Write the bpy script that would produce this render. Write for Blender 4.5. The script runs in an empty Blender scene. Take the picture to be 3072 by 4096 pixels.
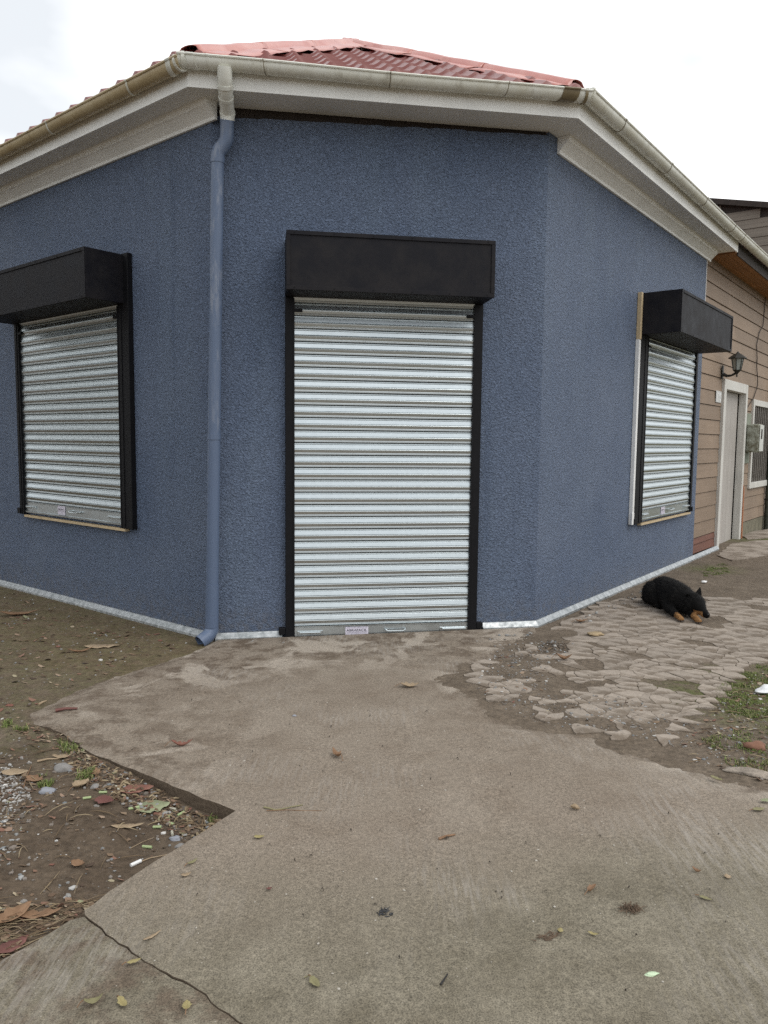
import bpy, bmesh, math, random
import numpy as np
from mathutils import Vector, Matrix, geometry, noise as mnoise

random.seed(7); RNG = np.random.default_rng(7)
sc = bpy.context.scene
COL = sc.collection

# ------------------------------------------------------------------ camera
F_PX, PITCH, ROLL, CAM_H = 3060.6, .0921, .0103, 1.6
cp, sp, cr, sr = math.cos(PITCH), math.sin(PITCH), math.cos(ROLL), math.sin(ROLL)
FWD = Vector((0, cp, -sp)); UP0 = Vector((0, sp, cp)); RT0 = Vector((1, 0, 0))
RIGHT = RT0*cr + UP0*sr; UP = -RT0*sr + UP0*cr
cam_d = bpy.data.cameras.new('camera'); cam = bpy.data.objects.new('camera', cam_d); COL.objects.link(cam)
M = Matrix((RIGHT, UP, -FWD)).transposed().to_4x4(); M.translation = (0, 0, CAM_H)
cam.matrix_world = M
cam_d.sensor_fit = 'VERTICAL'; cam_d.sensor_height = 36; cam_d.lens = F_PX/4096*36
cam_d.clip_start = .05; cam_d.clip_end = 2000
sc.camera = cam

# ------------------------------------------------------------------ sky and sun
SUN_EL, SUN_AZ = math.radians(52), math.radians(118)      # azimuth clockwise from +Y
w = bpy.data.worlds.new('World'); sc.world = w; w.use_nodes = True
nt = w.node_tree; nt.nodes.clear()
out = nt.nodes.new('ShaderNodeOutputWorld'); bg = nt.nodes.new('ShaderNodeBackground')
sky = nt.nodes.new('ShaderNodeTexSky'); sky.sky_type = 'NISHITA'; sky.sun_disc = False
sky.sun_elevation = SUN_EL; sky.sun_rotation = SUN_AZ
tc = nt.nodes.new('ShaderNodeTexCoord')
mp = nt.nodes.new('ShaderNodeMapping'); mp.inputs['Scale'].default_value = (1, 1, 2.2); mp.inputs['Location'].default_value = (.3, .2, .6)
nz = nt.nodes.new('ShaderNodeTexNoise'); nz.inputs['Scale'].default_value = 2.7; nz.inputs['Detail'].default_value = 5; nz.inputs['Roughness'].default_value = .45
rp = nt.nodes.new('ShaderNodeValToRGB')
rp.color_ramp.elements[0].position = .40; rp.color_ramp.elements[0].color = (5.9, 6.15, 6.4, 1)
rp.color_ramp.elements[1].position = .63; rp.color_ramp.elements[1].color = (10.1, 10.1, 9.95, 1)
mx = nt.nodes.new('ShaderNodeMix'); mx.data_type = 'RGBA'; mx.inputs['Factor'].default_value = .93
L_ = nt.links.new
L_(tc.outputs['Generated'], mp.inputs['Vector']); L_(mp.outputs['Vector'], nz.inputs['Vector'])
L_(nz.outputs['Fac'], rp.inputs['Fac']); L_(sky.outputs['Color'], mx.inputs['A']); L_(rp.outputs['Color'], mx.inputs['B'])
L_(mx.outputs['Result'], bg.inputs['Color']); L_(bg.outputs['Background'], out.inputs['Surface'])
bg.inputs['Strength'].default_value = .1
sun_d = bpy.data.lights.new('sun', 'SUN'); sun_d.energy = .9; sun_d.angle = math.radians(40); sun_d.color = (1, .97, .92)
sun = bpy.data.objects.new('sun', sun_d); COL.objects.link(sun)
sd = Vector((math.sin(SUN_AZ)*math.cos(SUN_EL), math.cos(SUN_AZ)*math.cos(SUN_EL), math.sin(SUN_EL)))
sun.rotation_euler = sd.to_track_quat('Z', 'Y').to_euler(); sun.location = sd*30
vs = sc.view_settings; vs.view_transform = 'Standard'; vs.look = 'None'; vs.exposure = .62; vs.gamma = 1; vs.use_curve_mapping = False
sc.render.engine = 'CYCLES'; sc.cycles.use_denoising = False; sc.cycles.max_bounces = 6

# ------------------------------------------------------------------ helpers
def ray(u, v):
    X = (u-1536)/F_PX; Y = (2048-v)/F_PX
    return RIGHT*X + UP*Y + FWD
def g(x, y=0): return .0115*x + .006                     # the site falls gently to the left
def gp(u, v, dz=0):                                       # point of the ground seen at photo pixel (u, v)
    d = ray(u, v); t = (.006+dz-CAM_H)/(d.z-.0115*d.x)
    return Vector((d.x*t, d.y*t))
def new_obj(name, me, m=None, parent=None, smooth=False, **props):
    o = bpy.data.objects.new(name, me); COL.objects.link(o)
    if m is not None and not me.materials: me.materials.append(m)
    if parent is not None: o.parent = parent
    if smooth:
        me.polygons.foreach_set('use_smooth', [True]*len(me.polygons))
    for k, v in props.items(): o[k] = v
    return o
def empty(name, loc, label=None, cat=None, group=None, M4=None):
    o = bpy.data.objects.new(name, None); COL.objects.link(o); o.empty_display_size = .1
    if M4 is not None: o.matrix_world = M4
    else: o.location = loc
    if label: o['label'] = label; o['category'] = cat
    if group: o['group'] = group
    return o
class MB:
    def __init__(s): s.v = []; s.f = []
    def add(s, vs, fs):
        b = len(s.v); s.v += [tuple(p) for p in vs]; s.f += [tuple(i+b for i in f) for f in fs]; return s
    def box(s, x0, x1, y0, y1, z0, z1):
        return s.add([(x0,y0,z0),(x1,y0,z0),(x1,y1,z0),(x0,y1,z0),(x0,y0,z1),(x1,y0,z1),(x1,y1,z1),(x0,y1,z1)],
                     [(0,3,2,1),(4,5,6,7),(0,1,5,4),(1,2,6,5),(2,3,7,6),(3,0,4,7)])
    def tube(s, pts, r, n=10, cap=True):
        pts = [Vector(p) for p in pts]; rs = r if isinstance(r, (list, tuple)) else [r]*len(pts)
        rings = []; ref = None
        for i, p in enumerate(pts):
            t = (pts[min(i+1, len(pts)-1)]-pts[max(i-1, 0)]).normalized()
            if ref is None:
                ref = t.cross(Vector((0, 0, 1)))
                if ref.length < .1: ref = t.cross(Vector((0, 1, 0)))
                ref.normalize()
            else:
                ref = (ref-t*ref.dot(t)).normalized()
            b = t.cross(ref)
            rings.append([p+(ref*math.cos(a)+b*math.sin(a))*rs[i] for a in (2*math.pi*k/n for k in range(n))])
        vs = [q for rg in rings for q in rg]; fs = []
        for i in range(len(pts)-1):
            for k in range(n):
                a = i*n+k; b2 = i*n+(k+1) % n
                fs.append((a, b2, b2+n, a+n))
        if cap:
            fs.append(tuple(range(n))[::-1]); fs.append(tuple((len(pts)-1)*n+k for k in range(n)))
        return s.add(vs, fs)
    def loft(s, secs, closed=False, caps=True):           # sections: equal lists of points
        n = len(secs[0]); vs = [p for c in secs for p in c]; fs = []
        for i in range(len(secs)-1):
            for k in range(n if closed else n-1):
                a = i*n+k; b = i*n+(k+1) % n; fs.append((a, a+n, b+n, b))
        if closed and caps:
            fs.append(tuple(range(n))); fs.append(tuple((len(secs)-1)*n+k for k in range(n))[::-1])
        return s.add(vs, fs)
    def mesh(s, name='m'):
        me = bpy.data.meshes.new(name); me.from_pydata(s.v, [], s.f); me.update(); return me
    def obj(s, name, m, parent=None, smooth=False, bevel=0, **pr):
        me = s.mesh(name)
        bm = bmesh.new(); bm.from_mesh(me); bmesh.ops.recalc_face_normals(bm, faces=bm.faces)
        if bevel: bmesh.ops.bevel(bm, geom=bm.edges[:], offset=bevel, segments=1, affect='EDGES')
        bm.to_mesh(me); bm.free()
        o = new_obj(name, me, m, parent, False, **pr)
        if smooth: auto_smooth(me)
        return o
def auto_smooth(me, deg=40):
    bm = bmesh.new(); bm.from_mesh(me); c = math.radians(deg)
    for f in bm.faces: f.smooth = True
    for e in bm.edges:
        if len(e.link_faces) == 2 and e.calc_face_angle(0) > c: e.smooth = False
    bm.to_mesh(me); bm.free()

def lin(r, g_, b): return tuple((c/12.92 if c <= .04045 else ((c+.055)/1.055)**2.4) for c in (r/255, g_/255, b/255))
# value-noise on numpy arrays
_lat = RNG.random((64, 64))
def vn(x, y):
    xi = np.floor(x).astype(int); yi = np.floor(y).astype(int); fx = x-xi; fy = y-yi
    fx = fx*fx*(3-2*fx); fy = fy*fy*(3-2*fy)
    a = _lat[xi % 64, yi % 64]; b = _lat[(xi+1) % 64, yi % 64]; c = _lat[xi % 64, (yi+1) % 64]; d = _lat[(xi+1) % 64, (yi+1) % 64]
    return (a*(1-fx)+b*fx)*(1-fy)+(c*(1-fx)+d*fx)*fy
def fbm(x, y, sc_, o=4):
    x = np.asarray(x, float)*sc_; y = np.asarray(y, float)*sc_; s = 0; a = .5; t = 0
    for k in range(o): s = s+a*vn(x+17*k, y+31*k); t += a; x = x*2.03; y = y*2.03; a *= .5
    return s/t
def inpoly(x, y, poly):
    x = np.asarray(x); y = np.asarray(y); r = np.zeros(x.shape, bool); n = len(poly)
    for i in range(n):
        x0, y0 = poly[i][0], poly[i][1]; x1, y1 = poly[(i+1) % n][0], poly[(i+1) % n][1]
        if y0 == y1: continue
        c = ((y0 > y) != (y1 > y)) & (x < (x1-x0)*(y-y0)/(y1-y0)+x0); r ^= c
    return r
def dist_line(x, y, pts):                                  # distance to a polyline
    x = np.asarray(x, float); y = np.asarray(y, float); d = np.full(x.shape, 1e9)
    for (x0, y0), (x1, y1) in zip(pts[:-1], pts[1:]):
        dx, dy = x1-x0, y1-y0; l2 = dx*dx+dy*dy+1e-12
        t = np.clip(((x-x0)*dx+(y-y0)*dy)/l2, 0, 1)
        d = np.minimum(d, np.hypot(x-x0-t*dx, y-y0-t*dy))
    return d
def sstep(a, b, x): t = np.clip((x-a)/(b-a), 0, 1); return t*t*(3-2*t)

# ------------------------------------------------------------------ materials
class NT:
    def __init__(s, name):
        s.m = bpy.data.materials.new(name); s.m.use_nodes = True; s.t = s.m.node_tree
        s.p = s.t.nodes['Principled BSDF']; s.co = s.t.nodes.new('ShaderNodeTexCoord').outputs['Object']
    def node(s, ty, **kw):
        n = s.t.nodes.new(ty)
        for k, v in kw.items(): setattr(n, k, v)
        return n
    def link(s, a, b): s.t.links.new(a, b)
    def put(s, sock, v):
        if hasattr(v, 'links'): s.link(v, sock)
        else: sock.default_value = v
    def vec(s, scale=(1, 1, 1), rot=(0, 0, 0), src=None):
        n = s.node('ShaderNodeMapping'); s.link(src or s.co, n.inputs['Vector']); n.inputs['Scale'].default_value = scale; n.inputs['Rotation'].default_value = rot
        return n.outputs['Vector']
    def noise(s, scale, detail=4, rough=.5, vec=None, dist=0):
        n = s.node('ShaderNodeTexNoise'); s.link(vec or s.co, n.inputs['Vector']); n.inputs['Scale'].default_value = scale
        n.inputs['Detail'].default_value = detail; n.inputs['Roughness'].default_value = rough; n.inputs['Distortion'].default_value = dist
        return n.outputs['Fac']
    def voro(s, scale, feature='F1', vec=None, out='Distance'):
        n = s.node('ShaderNodeTexVoronoi'); n.feature = feature; s.link(vec or s.co, n.inputs['Vector']); n.inputs['Scale'].default_value = scale
        return n.outputs[out]
    def ramp(s, fac, *stops):
        n = s.node('ShaderNodeValToRGB'); s.link(fac, n.inputs['Fac']); e = n.color_ramp.elements
        while len(e) > 1: e.remove(e[-1])
        for i, (p_, c) in enumerate(stops):
            if isinstance(c, (int, float)): c = (c, c, c)
            el = e[0] if i == 0 else e.new(p_)
            el.position = p_; el.color = (*c[:3], 1)
        return n.outputs['Color']
    def mix(s, fac, a, b, mode='MIX'):
        n = s.node('ShaderNodeMix', data_type='RGBA', blend_type=mode)
        s.put(n.inputs['Factor'], fac)
        for k, v in (('A', a), ('B', b)): s.put(n.inputs[k], v if hasattr(v, 'links') else (*v[:3], 1))
        return n.outputs['Result']
    def math(s, op, a, b=0.):
        n = s.node('ShaderNodeMath', operation=op); s.put(n.inputs[0], a); s.put(n.inputs[1], b); return n.outputs[0]
    def attr(s, name): n = s.node('ShaderNodeAttribute'); n.attribute_name = name; return n.outputs['Fac']
    def rnd(s): return s.node('ShaderNodeObjectInfo').outputs['Random']
    def bump(s, h, strength=.5, dist=.01, prev=None):
        n = s.node('ShaderNodeBump'); s.link(h, n.inputs['Height']); n.inputs['Strength'].default_value = strength; n.inputs['Distance'].default_value = dist
        if prev: s.link(prev, n.inputs['Normal'])
        s.link(n.outputs['Normal'], s.p.inputs['Normal']); return n.outputs['Normal']
    def set(s, col=None, rough=None, metal=None, spec=None):
        for k, v in (('Base Color', col), ('Roughness', rough), ('Metallic', metal), ('Specular IOR Level', spec)):
            if v is None: continue
            if k == 'Base Color' and not hasattr(v, 'links'): v = (*v[:3], 1)
            s.put(s.p.inputs[k], v)
        return s
def simple(name, col, rough=.6, metal=0, var=.15, vscale=6, bs=0, bscale=60, bd=.004, rnd=0):
    n = NT(name); k = n.ramp(n.noise(vscale, 5, .6), (.25, 1-var), (.75, 1+var))
    c = n.mix(1, col, k, 'MULTIPLY')
    if rnd: c = n.mix(1, c, n.ramp(n.rnd(), (0, 1-rnd), (1, 1+rnd)), 'MULTIPLY')
    n.set(c, rough, metal)
    if bs: n.bump(n.noise(bscale, 4, .6), bs, bd)
    return n.m

# painted sprayed stucco
n = NT('blue_stucco')
lump = n.noise(58, 3, .6, n.vec((1, 1, 1.2)), .5); fine = n.noise(150, 3, .6)
blot = n.noise(1.1, 5, .6); strk = n.noise(3.2, 5, .65, n.vec((1, 1, .12)))
c = n.mix(n.ramp(blot, (.3, 0), (.7, 1)), (.100, .137, .216), (.134, .172, .252))
c = n.mix(n.ramp(strk, (.46, 0), (.72, .62)), c, (.138, .182, .258))
c = n.mix(1, c, n.ramp(lump, (.30, .62), (.7, 1.28)), 'MULTIPLY')
sz = n.node('ShaderNodeSeparateXYZ'); n.link(n.co, sz.inputs[0])
spl = n.math('MULTIPLY', n.ramp(n.math('ADD', sz.outputs['Z'], n.math('MULTIPLY', n.noise(5, 5, .7), .35)), (.17, .75), (.52, 0)), n.ramp(n.noise(22, 4, .7), (.40, 0), (.62, .7)))
c = n.mix(spl, c, (.155, .140, .125))
drip = n.noise(9, 4, .7, n.vec((1, 1, .05))); c = n.mix(n.ramp(drip, (.60, 0), (.74, .45)), c, (.060, .088, .150))
n.set(c, .60, 0, .4)
b1 = n.bump(lump, 1, .026); n.bump(fine, .7, .005, b1); STUCCO = n.m
# galvanised curtain slats
n = NT('galvanised_steel')
sp_ = n.voro(38, 'F1', n.vec((1, 1, 1)), 'Color'); sp1 = n.ramp(sp_, (0, .95), (1, 1.02))
fl = n.noise(2.2, 4, .6); sm = n.noise(14, 4, .6, n.vec((.15, 1, 1)))
c = n.mix(1, (.57, .62, .64), sp1, 'MULTIPLY')
n.set(c, n.ramp(n.math('ADD', n.math('MULTIPLY', fl, .6), n.math('MULTIPLY', sm, .4)), (.3, .24), (.7, .38)), 1)
n.bump(n.noise(3, 2, .5, n.vec((.5, 1, 1))), .10, .012); GALV = n.m
n = NT('zinc_flashing'); c = n.mix(n.ramp(n.noise(18, 6, .7), (.35, 0), (.65, 1)), (.26, .28, .285), (.52, .54, .55))
n.set(c, n.ramp(n.noise(30, 3), (.3, .35), (.7, .6)), .75); n.bump(n.noise(25, 3), .3, .006); ZINC = n.m
# black paint on steel
n = NT('black_paint'); sm = n.noise(5, 6, .7); c = n.mix(n.ramp(sm, (.40, 0), (.66, .8)), (.0070, .0070, .0105), (.022, .020, .021))
n.set(c, n.ramp(sm, (.3, .5), (.7, .7)), 0, .18); n.bump(n.noise(180, 2), .08, .002); BLACK = n.m
BLACK_RAIL = simple('black_rail_paint', (.0055, .0055, .007), .6, 0, .3, 20); BLACK_RAIL.node_tree.nodes['Principled BSDF'].inputs['Specular IOR Level'].default_value = .2
# gutter pvc
def pvc(name, base, grime, amt):
    n = NT(name); st = n.noise(2.6, 6, .7); dr = n.noise(10, 6, .7, n.vec((1, 1, .4)))
    c = n.mix(n.ramp(st, (.40-amt*.3, 0), (.85-amt*.35, .85)), base, grime)
    c = n.mix(n.ramp(dr, (.55, 0), (.78, .75)), c, (grime[0]*.45, grime[1]*.42, grime[2]*.4))
    n.set(c, .42, 0, .45); return n.m
GUT = pvc('cream_gutter_pvc', (.75, .76, .70), (.50, .46, .33), .08)
GUT_ST = pvc('stained_gutter_pvc', (.55, .47, .31), (.32, .23, .11), .45)
GUT_RUST = pvc('mouldy_gutter_pvc', (.30, .24, .13), (.07, .05, .03), .6)
GUT_WHITE = pvc('white_pipe_pvc', (.74, .75, .70), (.54, .51, .40), -.1)
TRIM = simple('white_eave_paint', (.82, .82, .79), .5, 0, .10, 3, .05, 30)
SOFFIT = simple('grey_soffit_board', (.79, .785, .75), .6, 0, .10, 2)
DARK = simple('dark_timber', (.03, .022, .018), .8, 0, .4, 8)
n = NT('blue_pipe_paint'); sc1 = n.noise(11, 6, .75, n.vec((1, 1, .2)))
zmap = n.node('ShaderNodeSeparateXYZ'); n.link(n.co, zmap.inputs[0])
scuff = n.math('MULTIPLY', n.ramp(sc1, (.52, 0), (.62, 1)), n.ramp(n.noise(.9, 2), (.45, 0), (.6, .8)))
c = n.mix(scuff, (.094, .130, .206), (.20, .225, .28)); n.set(c, .42, 0, .45); BLUEPIPE = n.m
# roof
n = NT('red_roof_metal'); st = n.noise(3, 5, .6); c = n.mix(n.ramp(st, (.35, 0), (.75, .6)), (.19, .046, .038), (.25, .10, .085))
n.set(c, .38, 0, .5); n.bump(n.noise(6, 2), .05, .02); ROOF = n.m
n = NT('red_ridge_metal'); st = n.noise(2.4, 4, .6); c = n.mix(n.ramp(st, (.4, 0), (.7, 1)), (.46, .165, .135), (.56, .27, .225))  # red lightened to pale pink: sky reflection and highlights put into the colour
n.set(c, .30, 0, .6); n.bump(n.noise(5, 2), .15, .03); RIDGE = n.m
# neighbours
def wood(name, c0, c1, rough=.7, bs=.4, rnd=.1, axis=(.25, 8, 14), sc_=5):
    n = NT(name); gr = n.noise(sc_, 6, .65, n.vec(axis)); bl = n.noise(1.3, 4, .6)
    c = n.mix(n.ramp(gr, (.3, 0), (.7, 1)), c0, c1); c = n.mix(1, c, n.ramp(bl, (.3, .85), (.7, 1.1)), 'MULTIPLY')
    c = n.mix(1, c, n.ramp(n.rnd(), (0, 1-rnd), (1, 1+rnd)), 'MULTIPLY')
    n.set(c, rough); n.bump(gr, bs, .004); return n.m
CLAP = wood('tan_clapboard', (.225, .160, .110), (.275, .200, .142))
CLAP_RED = wood('rusty_red_board', (.13, .052, .035), (.20, .085, .055))
GREYWOOD = wood('weathered_grey_plank', (.16, .14, .115), (.27, .24, .20), .8, .6, .15)
RUSTWOOD = wood('brown_soffit_wood', (.24, .10, .032), (.36, .17, .06), .75, .4)
WHITEWOOD = wood('worn_white_wood', (.52, .50, .46), (.66, .65, .61), .6, .2, .04, (6, 6, .6))
DOORWOOD = wood('pale_grey_door', (.35, .32, .29), (.42, .395, .365), .6, .2, .04, (8, 8, .3))
OCHRE = simple('bare_pine_batten', (.50, .39, .24), .6, 0, .15, 12)
WHITEP = simple('white_batten', (.74, .74, .73), .4, 0, .06, 8)
GLASS = NT('dark_glass').set((.02, .022, .024), .08, 0, .5).m
BARS = simple('old_bar_paint', (.17, .15, .13), .6, 0, .3, 12)
IRON = simple('dark_bronze_iron', (.03, .028, .024), .55, .3, .4, 20)
n = NT('lamp_glass'); n.set((.30, .33, .31), .25, 0, .6); LGLASS = n.m
METER = NT('mouldy_meter_box'); st = METER.noise(9, 6, .7)
METER.set(METER.mix(METER.ramp(st, (.38, 0), (.62, 1)), (.10, .085, .045), (.40, .42, .36)), .6); METER = METER.m
CONDUIT = simple('orange_conduit_plastic', (.40, .165, .08), .5, 0, .2, 10)
FOUND = simple('mossy_foundation', (.16, .145, .10), .9, 0, .4, 6, .5, 30, .01)
STICK = simple('sticker_paper', (.66, .63, .72), .5, 0, .04)
INK = simple('sticker_ink', (.035, .03, .05), .6, 0, 0)
INKP = simple('faded_sticker_ink', (.22, .2, .27), .6, 0, 0)
STEEL = simple('polished_zinc', (.80, .82, .82), .28, 1, .1, 30)
RUST = simple('rust_bleed', (.22, .11, .05), .9, 0, .3)
# ------------------------------------------------------------------ building frame
A = Vector((-1.3515, 6.0582, 0)); B = Vector((1.3116, 6.4854, 0))
T = (B-A).normalized(); nF = Vector((T.y, -T.x, 0))
Ld = Vector((math.cos(2.4539), math.sin(2.4539), 0)); nL = Vector((-Ld.y, Ld.x, 0)); nL = nL if nL.y < 0 else -nL
Rd = Vector((math.cos(.9199), math.sin(.9199), 0)); nR = Vector((Rd.y, -Rd.x, 0))
FAC = (B-A).length; Z = Vector((0, 0, 1))
def fr(base, x, nrm, s=0, o=0, z=0):
    """frame on a wall: local x to the viewer's right along the wall, local -y outwards, z up"""
    M4 = Matrix((x, -nrm, Z)).transposed().to_4x4(); M4.translation = base+x*s+nrm*o+Z*z; return M4
def isect(p, d, q, e):
    den = d.x*e.y-d.y*e.x; t = ((q.x-p.x)*e.y-(q.y-p.y)*e.x)/den; return p+d*t
def corner_a(o): return isect(A+nL*o, Ld, A+nF*o, T)
def corner_b(o): return isect(B+nF*o, T, B+nR*o, Rd)
def run(seg, o, s_far):
    """both ends of an eave line at offset o in front of the wall: seg L, F or R"""
    if seg == 'L': return A+nL*o+Ld*s_far, corner_a(o)
    if seg == 'F': return corner_a(o), corner_b(o)
    return corner_b(o), B+nR*o+Rd*s_far
def sweep(mb, seg, prof, s_far, closed=True, s_near=None, n=2):
    secs = [[] for _ in range(n)]
    for o, z in prof:
        p, q = run(seg, o, s_far)
        if s_near is not None:
            if seg == 'L': q = A+nL*o+Ld*s_near
            elif seg == 'R': p = B+nR*o+Rd*s_near
        for i in range(n): secs[i].append(p.lerp(q, i/(n-1))+Z*z)
    mb.loft(secs, closed); return mb
S_L, S_RW = 8.0, 4.73          # how far the left and right walls run

shop = empty('shop_building', (0, 0, 0), 'single storey blue stucco corner shop with chamfered corner and red metal roof', 'building')
# walls: three stucco faces, each with thickness
WT = 4.118
sweep(MB(), 'L', [(0, -.25), (0, WT), (-.2, WT), (-.2, -.25)], S_L).obj('wall', STUCCO, shop)
sweep(MB(), 'R', [(0, -.25), (0, WT), (-.058, WT), (-.058, -.25)], S_RW).obj('wall', STUCCO, shop)
mb = MB(); N = 60; secs = []
for i in range(N+1):
    t = i/N; top = 4.045+.05*t+.012*(mnoise.noise((t*21, 3.3, 0)))+.008*mnoise.noise((t*70, 1, 0))
    secs.append([corner_a(o).lerp(corner_b(o), t)+Z*z for o, z in ((0, -.25), (0, top), (-.2, top), (-.2, -.25))])
mb.loft(secs, True).obj('wall', STUCCO, shop)
sweep(MB(), 'F', [(-.03, 4.0), (-.03, 4.16), (-.15, 4.16), (-.15, 4.0)], 0).obj('timber_plate', DARK, shop)
# soffit boards, mouldings, fascias
for seg, far in (('L', S_L), ('F', 0), ('R', 5.0)):
    sweep(MB(), seg, [(-.02, 4.126), (.281, 4.126), (.281, 4.150), (-.02, 4.150)], far).obj('soffit', SOFFIT, shop)
    sweep(MB(), seg, [(.283, 4.116), (.303, 4.116), (.303, 4.265), (.283, 4.265)], 5.045 if seg == 'R' else far).obj('fascia', TRIM, shop)
for seg, far in (('L', S_L), ('R', S_RW+.12)):
    prof = [(.001, 3.995), (.022, 3.995), (.026, 4.018), (.034, 4.026), (.085, 4.075), (.098, 4.084), (.104, 4.098), (.112, 4.125), (.001, 4.125)]
    sweep(MB(), seg, prof, far, True, .16 if seg == 'R' else -.085).obj('cornice_moulding', TRIM, shop)
# base flashing
for seg, far, near in (('L', S_L, None), ('F', 0, None), ('R', 5.95, None)):
    segs = [(seg, far, near)]
    prof = [(.003, .062), (.010, .060), (.015, .052), (.042, .022), (.044, .002), (.038, .002), (.010, .044), (.003, .046)]
    def zc(p): return p+Z*g(p.x)
    mb = MB()
    if seg == 'F':
        ra = [(.02/FAC, .545/FAC), (2.215/FAC, 1)]
    else: ra = [(0, 1)]
    for t0, t1 in ra:
        secs = []
        K = 8
        for i in range(K+1):
            t = t0+(t1-t0)*i/K; s = []
            for o, z in prof:
                p, q = run(seg, o, far); a = p.lerp(q, t); s.append(a+Z*(z+g(a.x)+.003*mnoise.noise((t*14, o*9, 2)) - .006))
            secs.append(s)
        mb.loft(secs, True)
    if seg == 'F':
        for (t0, t1) in ra:
            m2 = MB(); secs = []
            for i in range(5):
                t = t0+(t1-t0)*i/4
                secs.append([(lambda a: a+Z*(z+g(a.x)-.006))(corner_a(o).lerp(corner_b(o), t)) for o, z in prof])
            m2.loft(secs, True).obj('base_flashing', ZINC, shop, bevel=0)
    else: mb.obj('base_flashing', ZINC, shop)
# gutters: half-round with rolled rims
GC, GR, GZ = .372, .062, 4.268
def gut_prof(r=GR, th=.004, n=10, dz=0):
    pr = [(GC-r*math.cos(a), GZ+dz-r*math.sin(a)) for a in (math.pi*k/n for k in range(n+1))]
    inn = [(GC-(r-th)*math.cos(a), GZ+dz-(r-th)*math.sin(a)) for a in (math.pi*k/n for k in range(n, -1, -1))]
    bead = [(GC+r+.011*math.cos(a), GZ+dz+.006+.010*math.sin(a)) for a in (-1.6, -.9, 0, .9, 1.6, 2.4)]
    return pr+bead+inn
def gutter(seg, far, m, dz0=0, dz1=0, near_cut=.0, brk=(), end=True, n0=''):
    mb = MB(); secs = []; K = 12
    base = gut_prof()
    for i in range(K+1):
        t = i/K; s = []
        for o, z in base:
            p, q = run(seg, o, far); a = p.lerp(q, t)
            s.append(a+Z*(z+dz0+(dz1-dz0)*t+.004*math.sin(t*9)))
        secs.append(s)
    mb.loft(secs, True)
    gt = mb.obj('gutter', m, shop, smooth=True)
    for t, wd, ex, mm in brk:      # bracket straps and joint collars
        m2 = MB(); secs = []
        dirv = {'L': -Ld, 'F': T, 'R': Rd}[seg]
        for dlt in (-wd/2, wd/2):
            s = []
            for o, z in gut_prof(GR+ex, .003+ex, 8):
                p, q = run(seg, o, far); a = p.lerp(q, t)+dirv*dlt; s.append(a+Z*(z+dz0+(dz1-dz0)*t+.004*math.sin(t*9)))
            secs.append(s)
        m2.loft(secs, True).obj('gutter_bracket', mm, gt, smooth=True)
    return gt
Lcen = (corner_b(.37)-corner_a(.37)).length
def tF(s): return (s-(corner_a(.42)-A).dot(T))/(corner_b(.42)-corner_a(.42)).length
def tL(s): p, q = run('L', .42, S_L); return ((A+nL*.42+Ld*s)-p).dot(q-p)/(q-p).length_squared
def tR(s): p, q = run('R', .42, 9.6); return ((B+nR*.42+Rd*s)-p).dot(q-p)/(q-p).length_squared
gF = gutter('F', 0, GUT, .006, -.006, 0, [(tF(.399), .022, .003, GUT), (tF(.405), .004, .005, GUT_RUST), (tF(1.303), .018, .003, GUT), (tF(1.315), .004, .005, GUT_RUST), (tF(2.196), .020, .003, GUT), (tF(2.205), .004, .005, GUT_RUST), (tF(-.10), .05, .004, GUT), (tF(.02), .02, .003, GUT), (tF(2.70), .13, .004, GUT_RUST)])
gL = gutter('L', S_L, GUT_ST, .006, -.012, 0, [(tL(s), .022, .004, GUT) for s in (.441, 1.655, 2.9, 4.1, 5.3)]+[(tL(-.08), .05, .006, GUT)])
gR = gutter('R', 9.6, GUT, .010, .0, 0, [(tR(s), .022, .003, GUT) for s in (.556, 1.797, 3.053, 4.311, 4.825, 5.592, 6.6, 7.6)]+[(tR(s)-.0016, .005, .005, GUT_RUST) for s in (.556, 1.797, 3.053, 4.311, 4.825)])
# end caps (half discs with a lip)
def endcap(p, d, nrm, m, gt, dz):
    mb = MB(); secs = []
    arc = [(GC-(GR+.007)*math.cos(a), GZ+dz-(GR+.007)*math.sin(a)) for a in (math.pi*k/12 for k in range(13))]
    arc = [(GC-GR-.007, GZ+dz+.035)]+arc+[(GC+GR+.007, GZ+dz+.02)]
    for dl in (0, .022): secs.append([p+d*dl+nrm*o+Z*z for o, z in arc])
    mb.loft(secs, True).obj('end_cap', m, gt)
pb = corner_b(GC); pa = corner_a(GC)
endcap(pb-nR*GC-Rd*.0, Rd, nR, GUT, gR, .012)
endcap(pa-nL*GC+Ld*.0, Ld, nL, GUT, gL, -.010)
endcap(pa-nF*GC, T, nF, GUT, gF, .006)
endcap(pb-nF*GC-T*.03, T, nF, GUT_RUST, gF, -.006)
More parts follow.
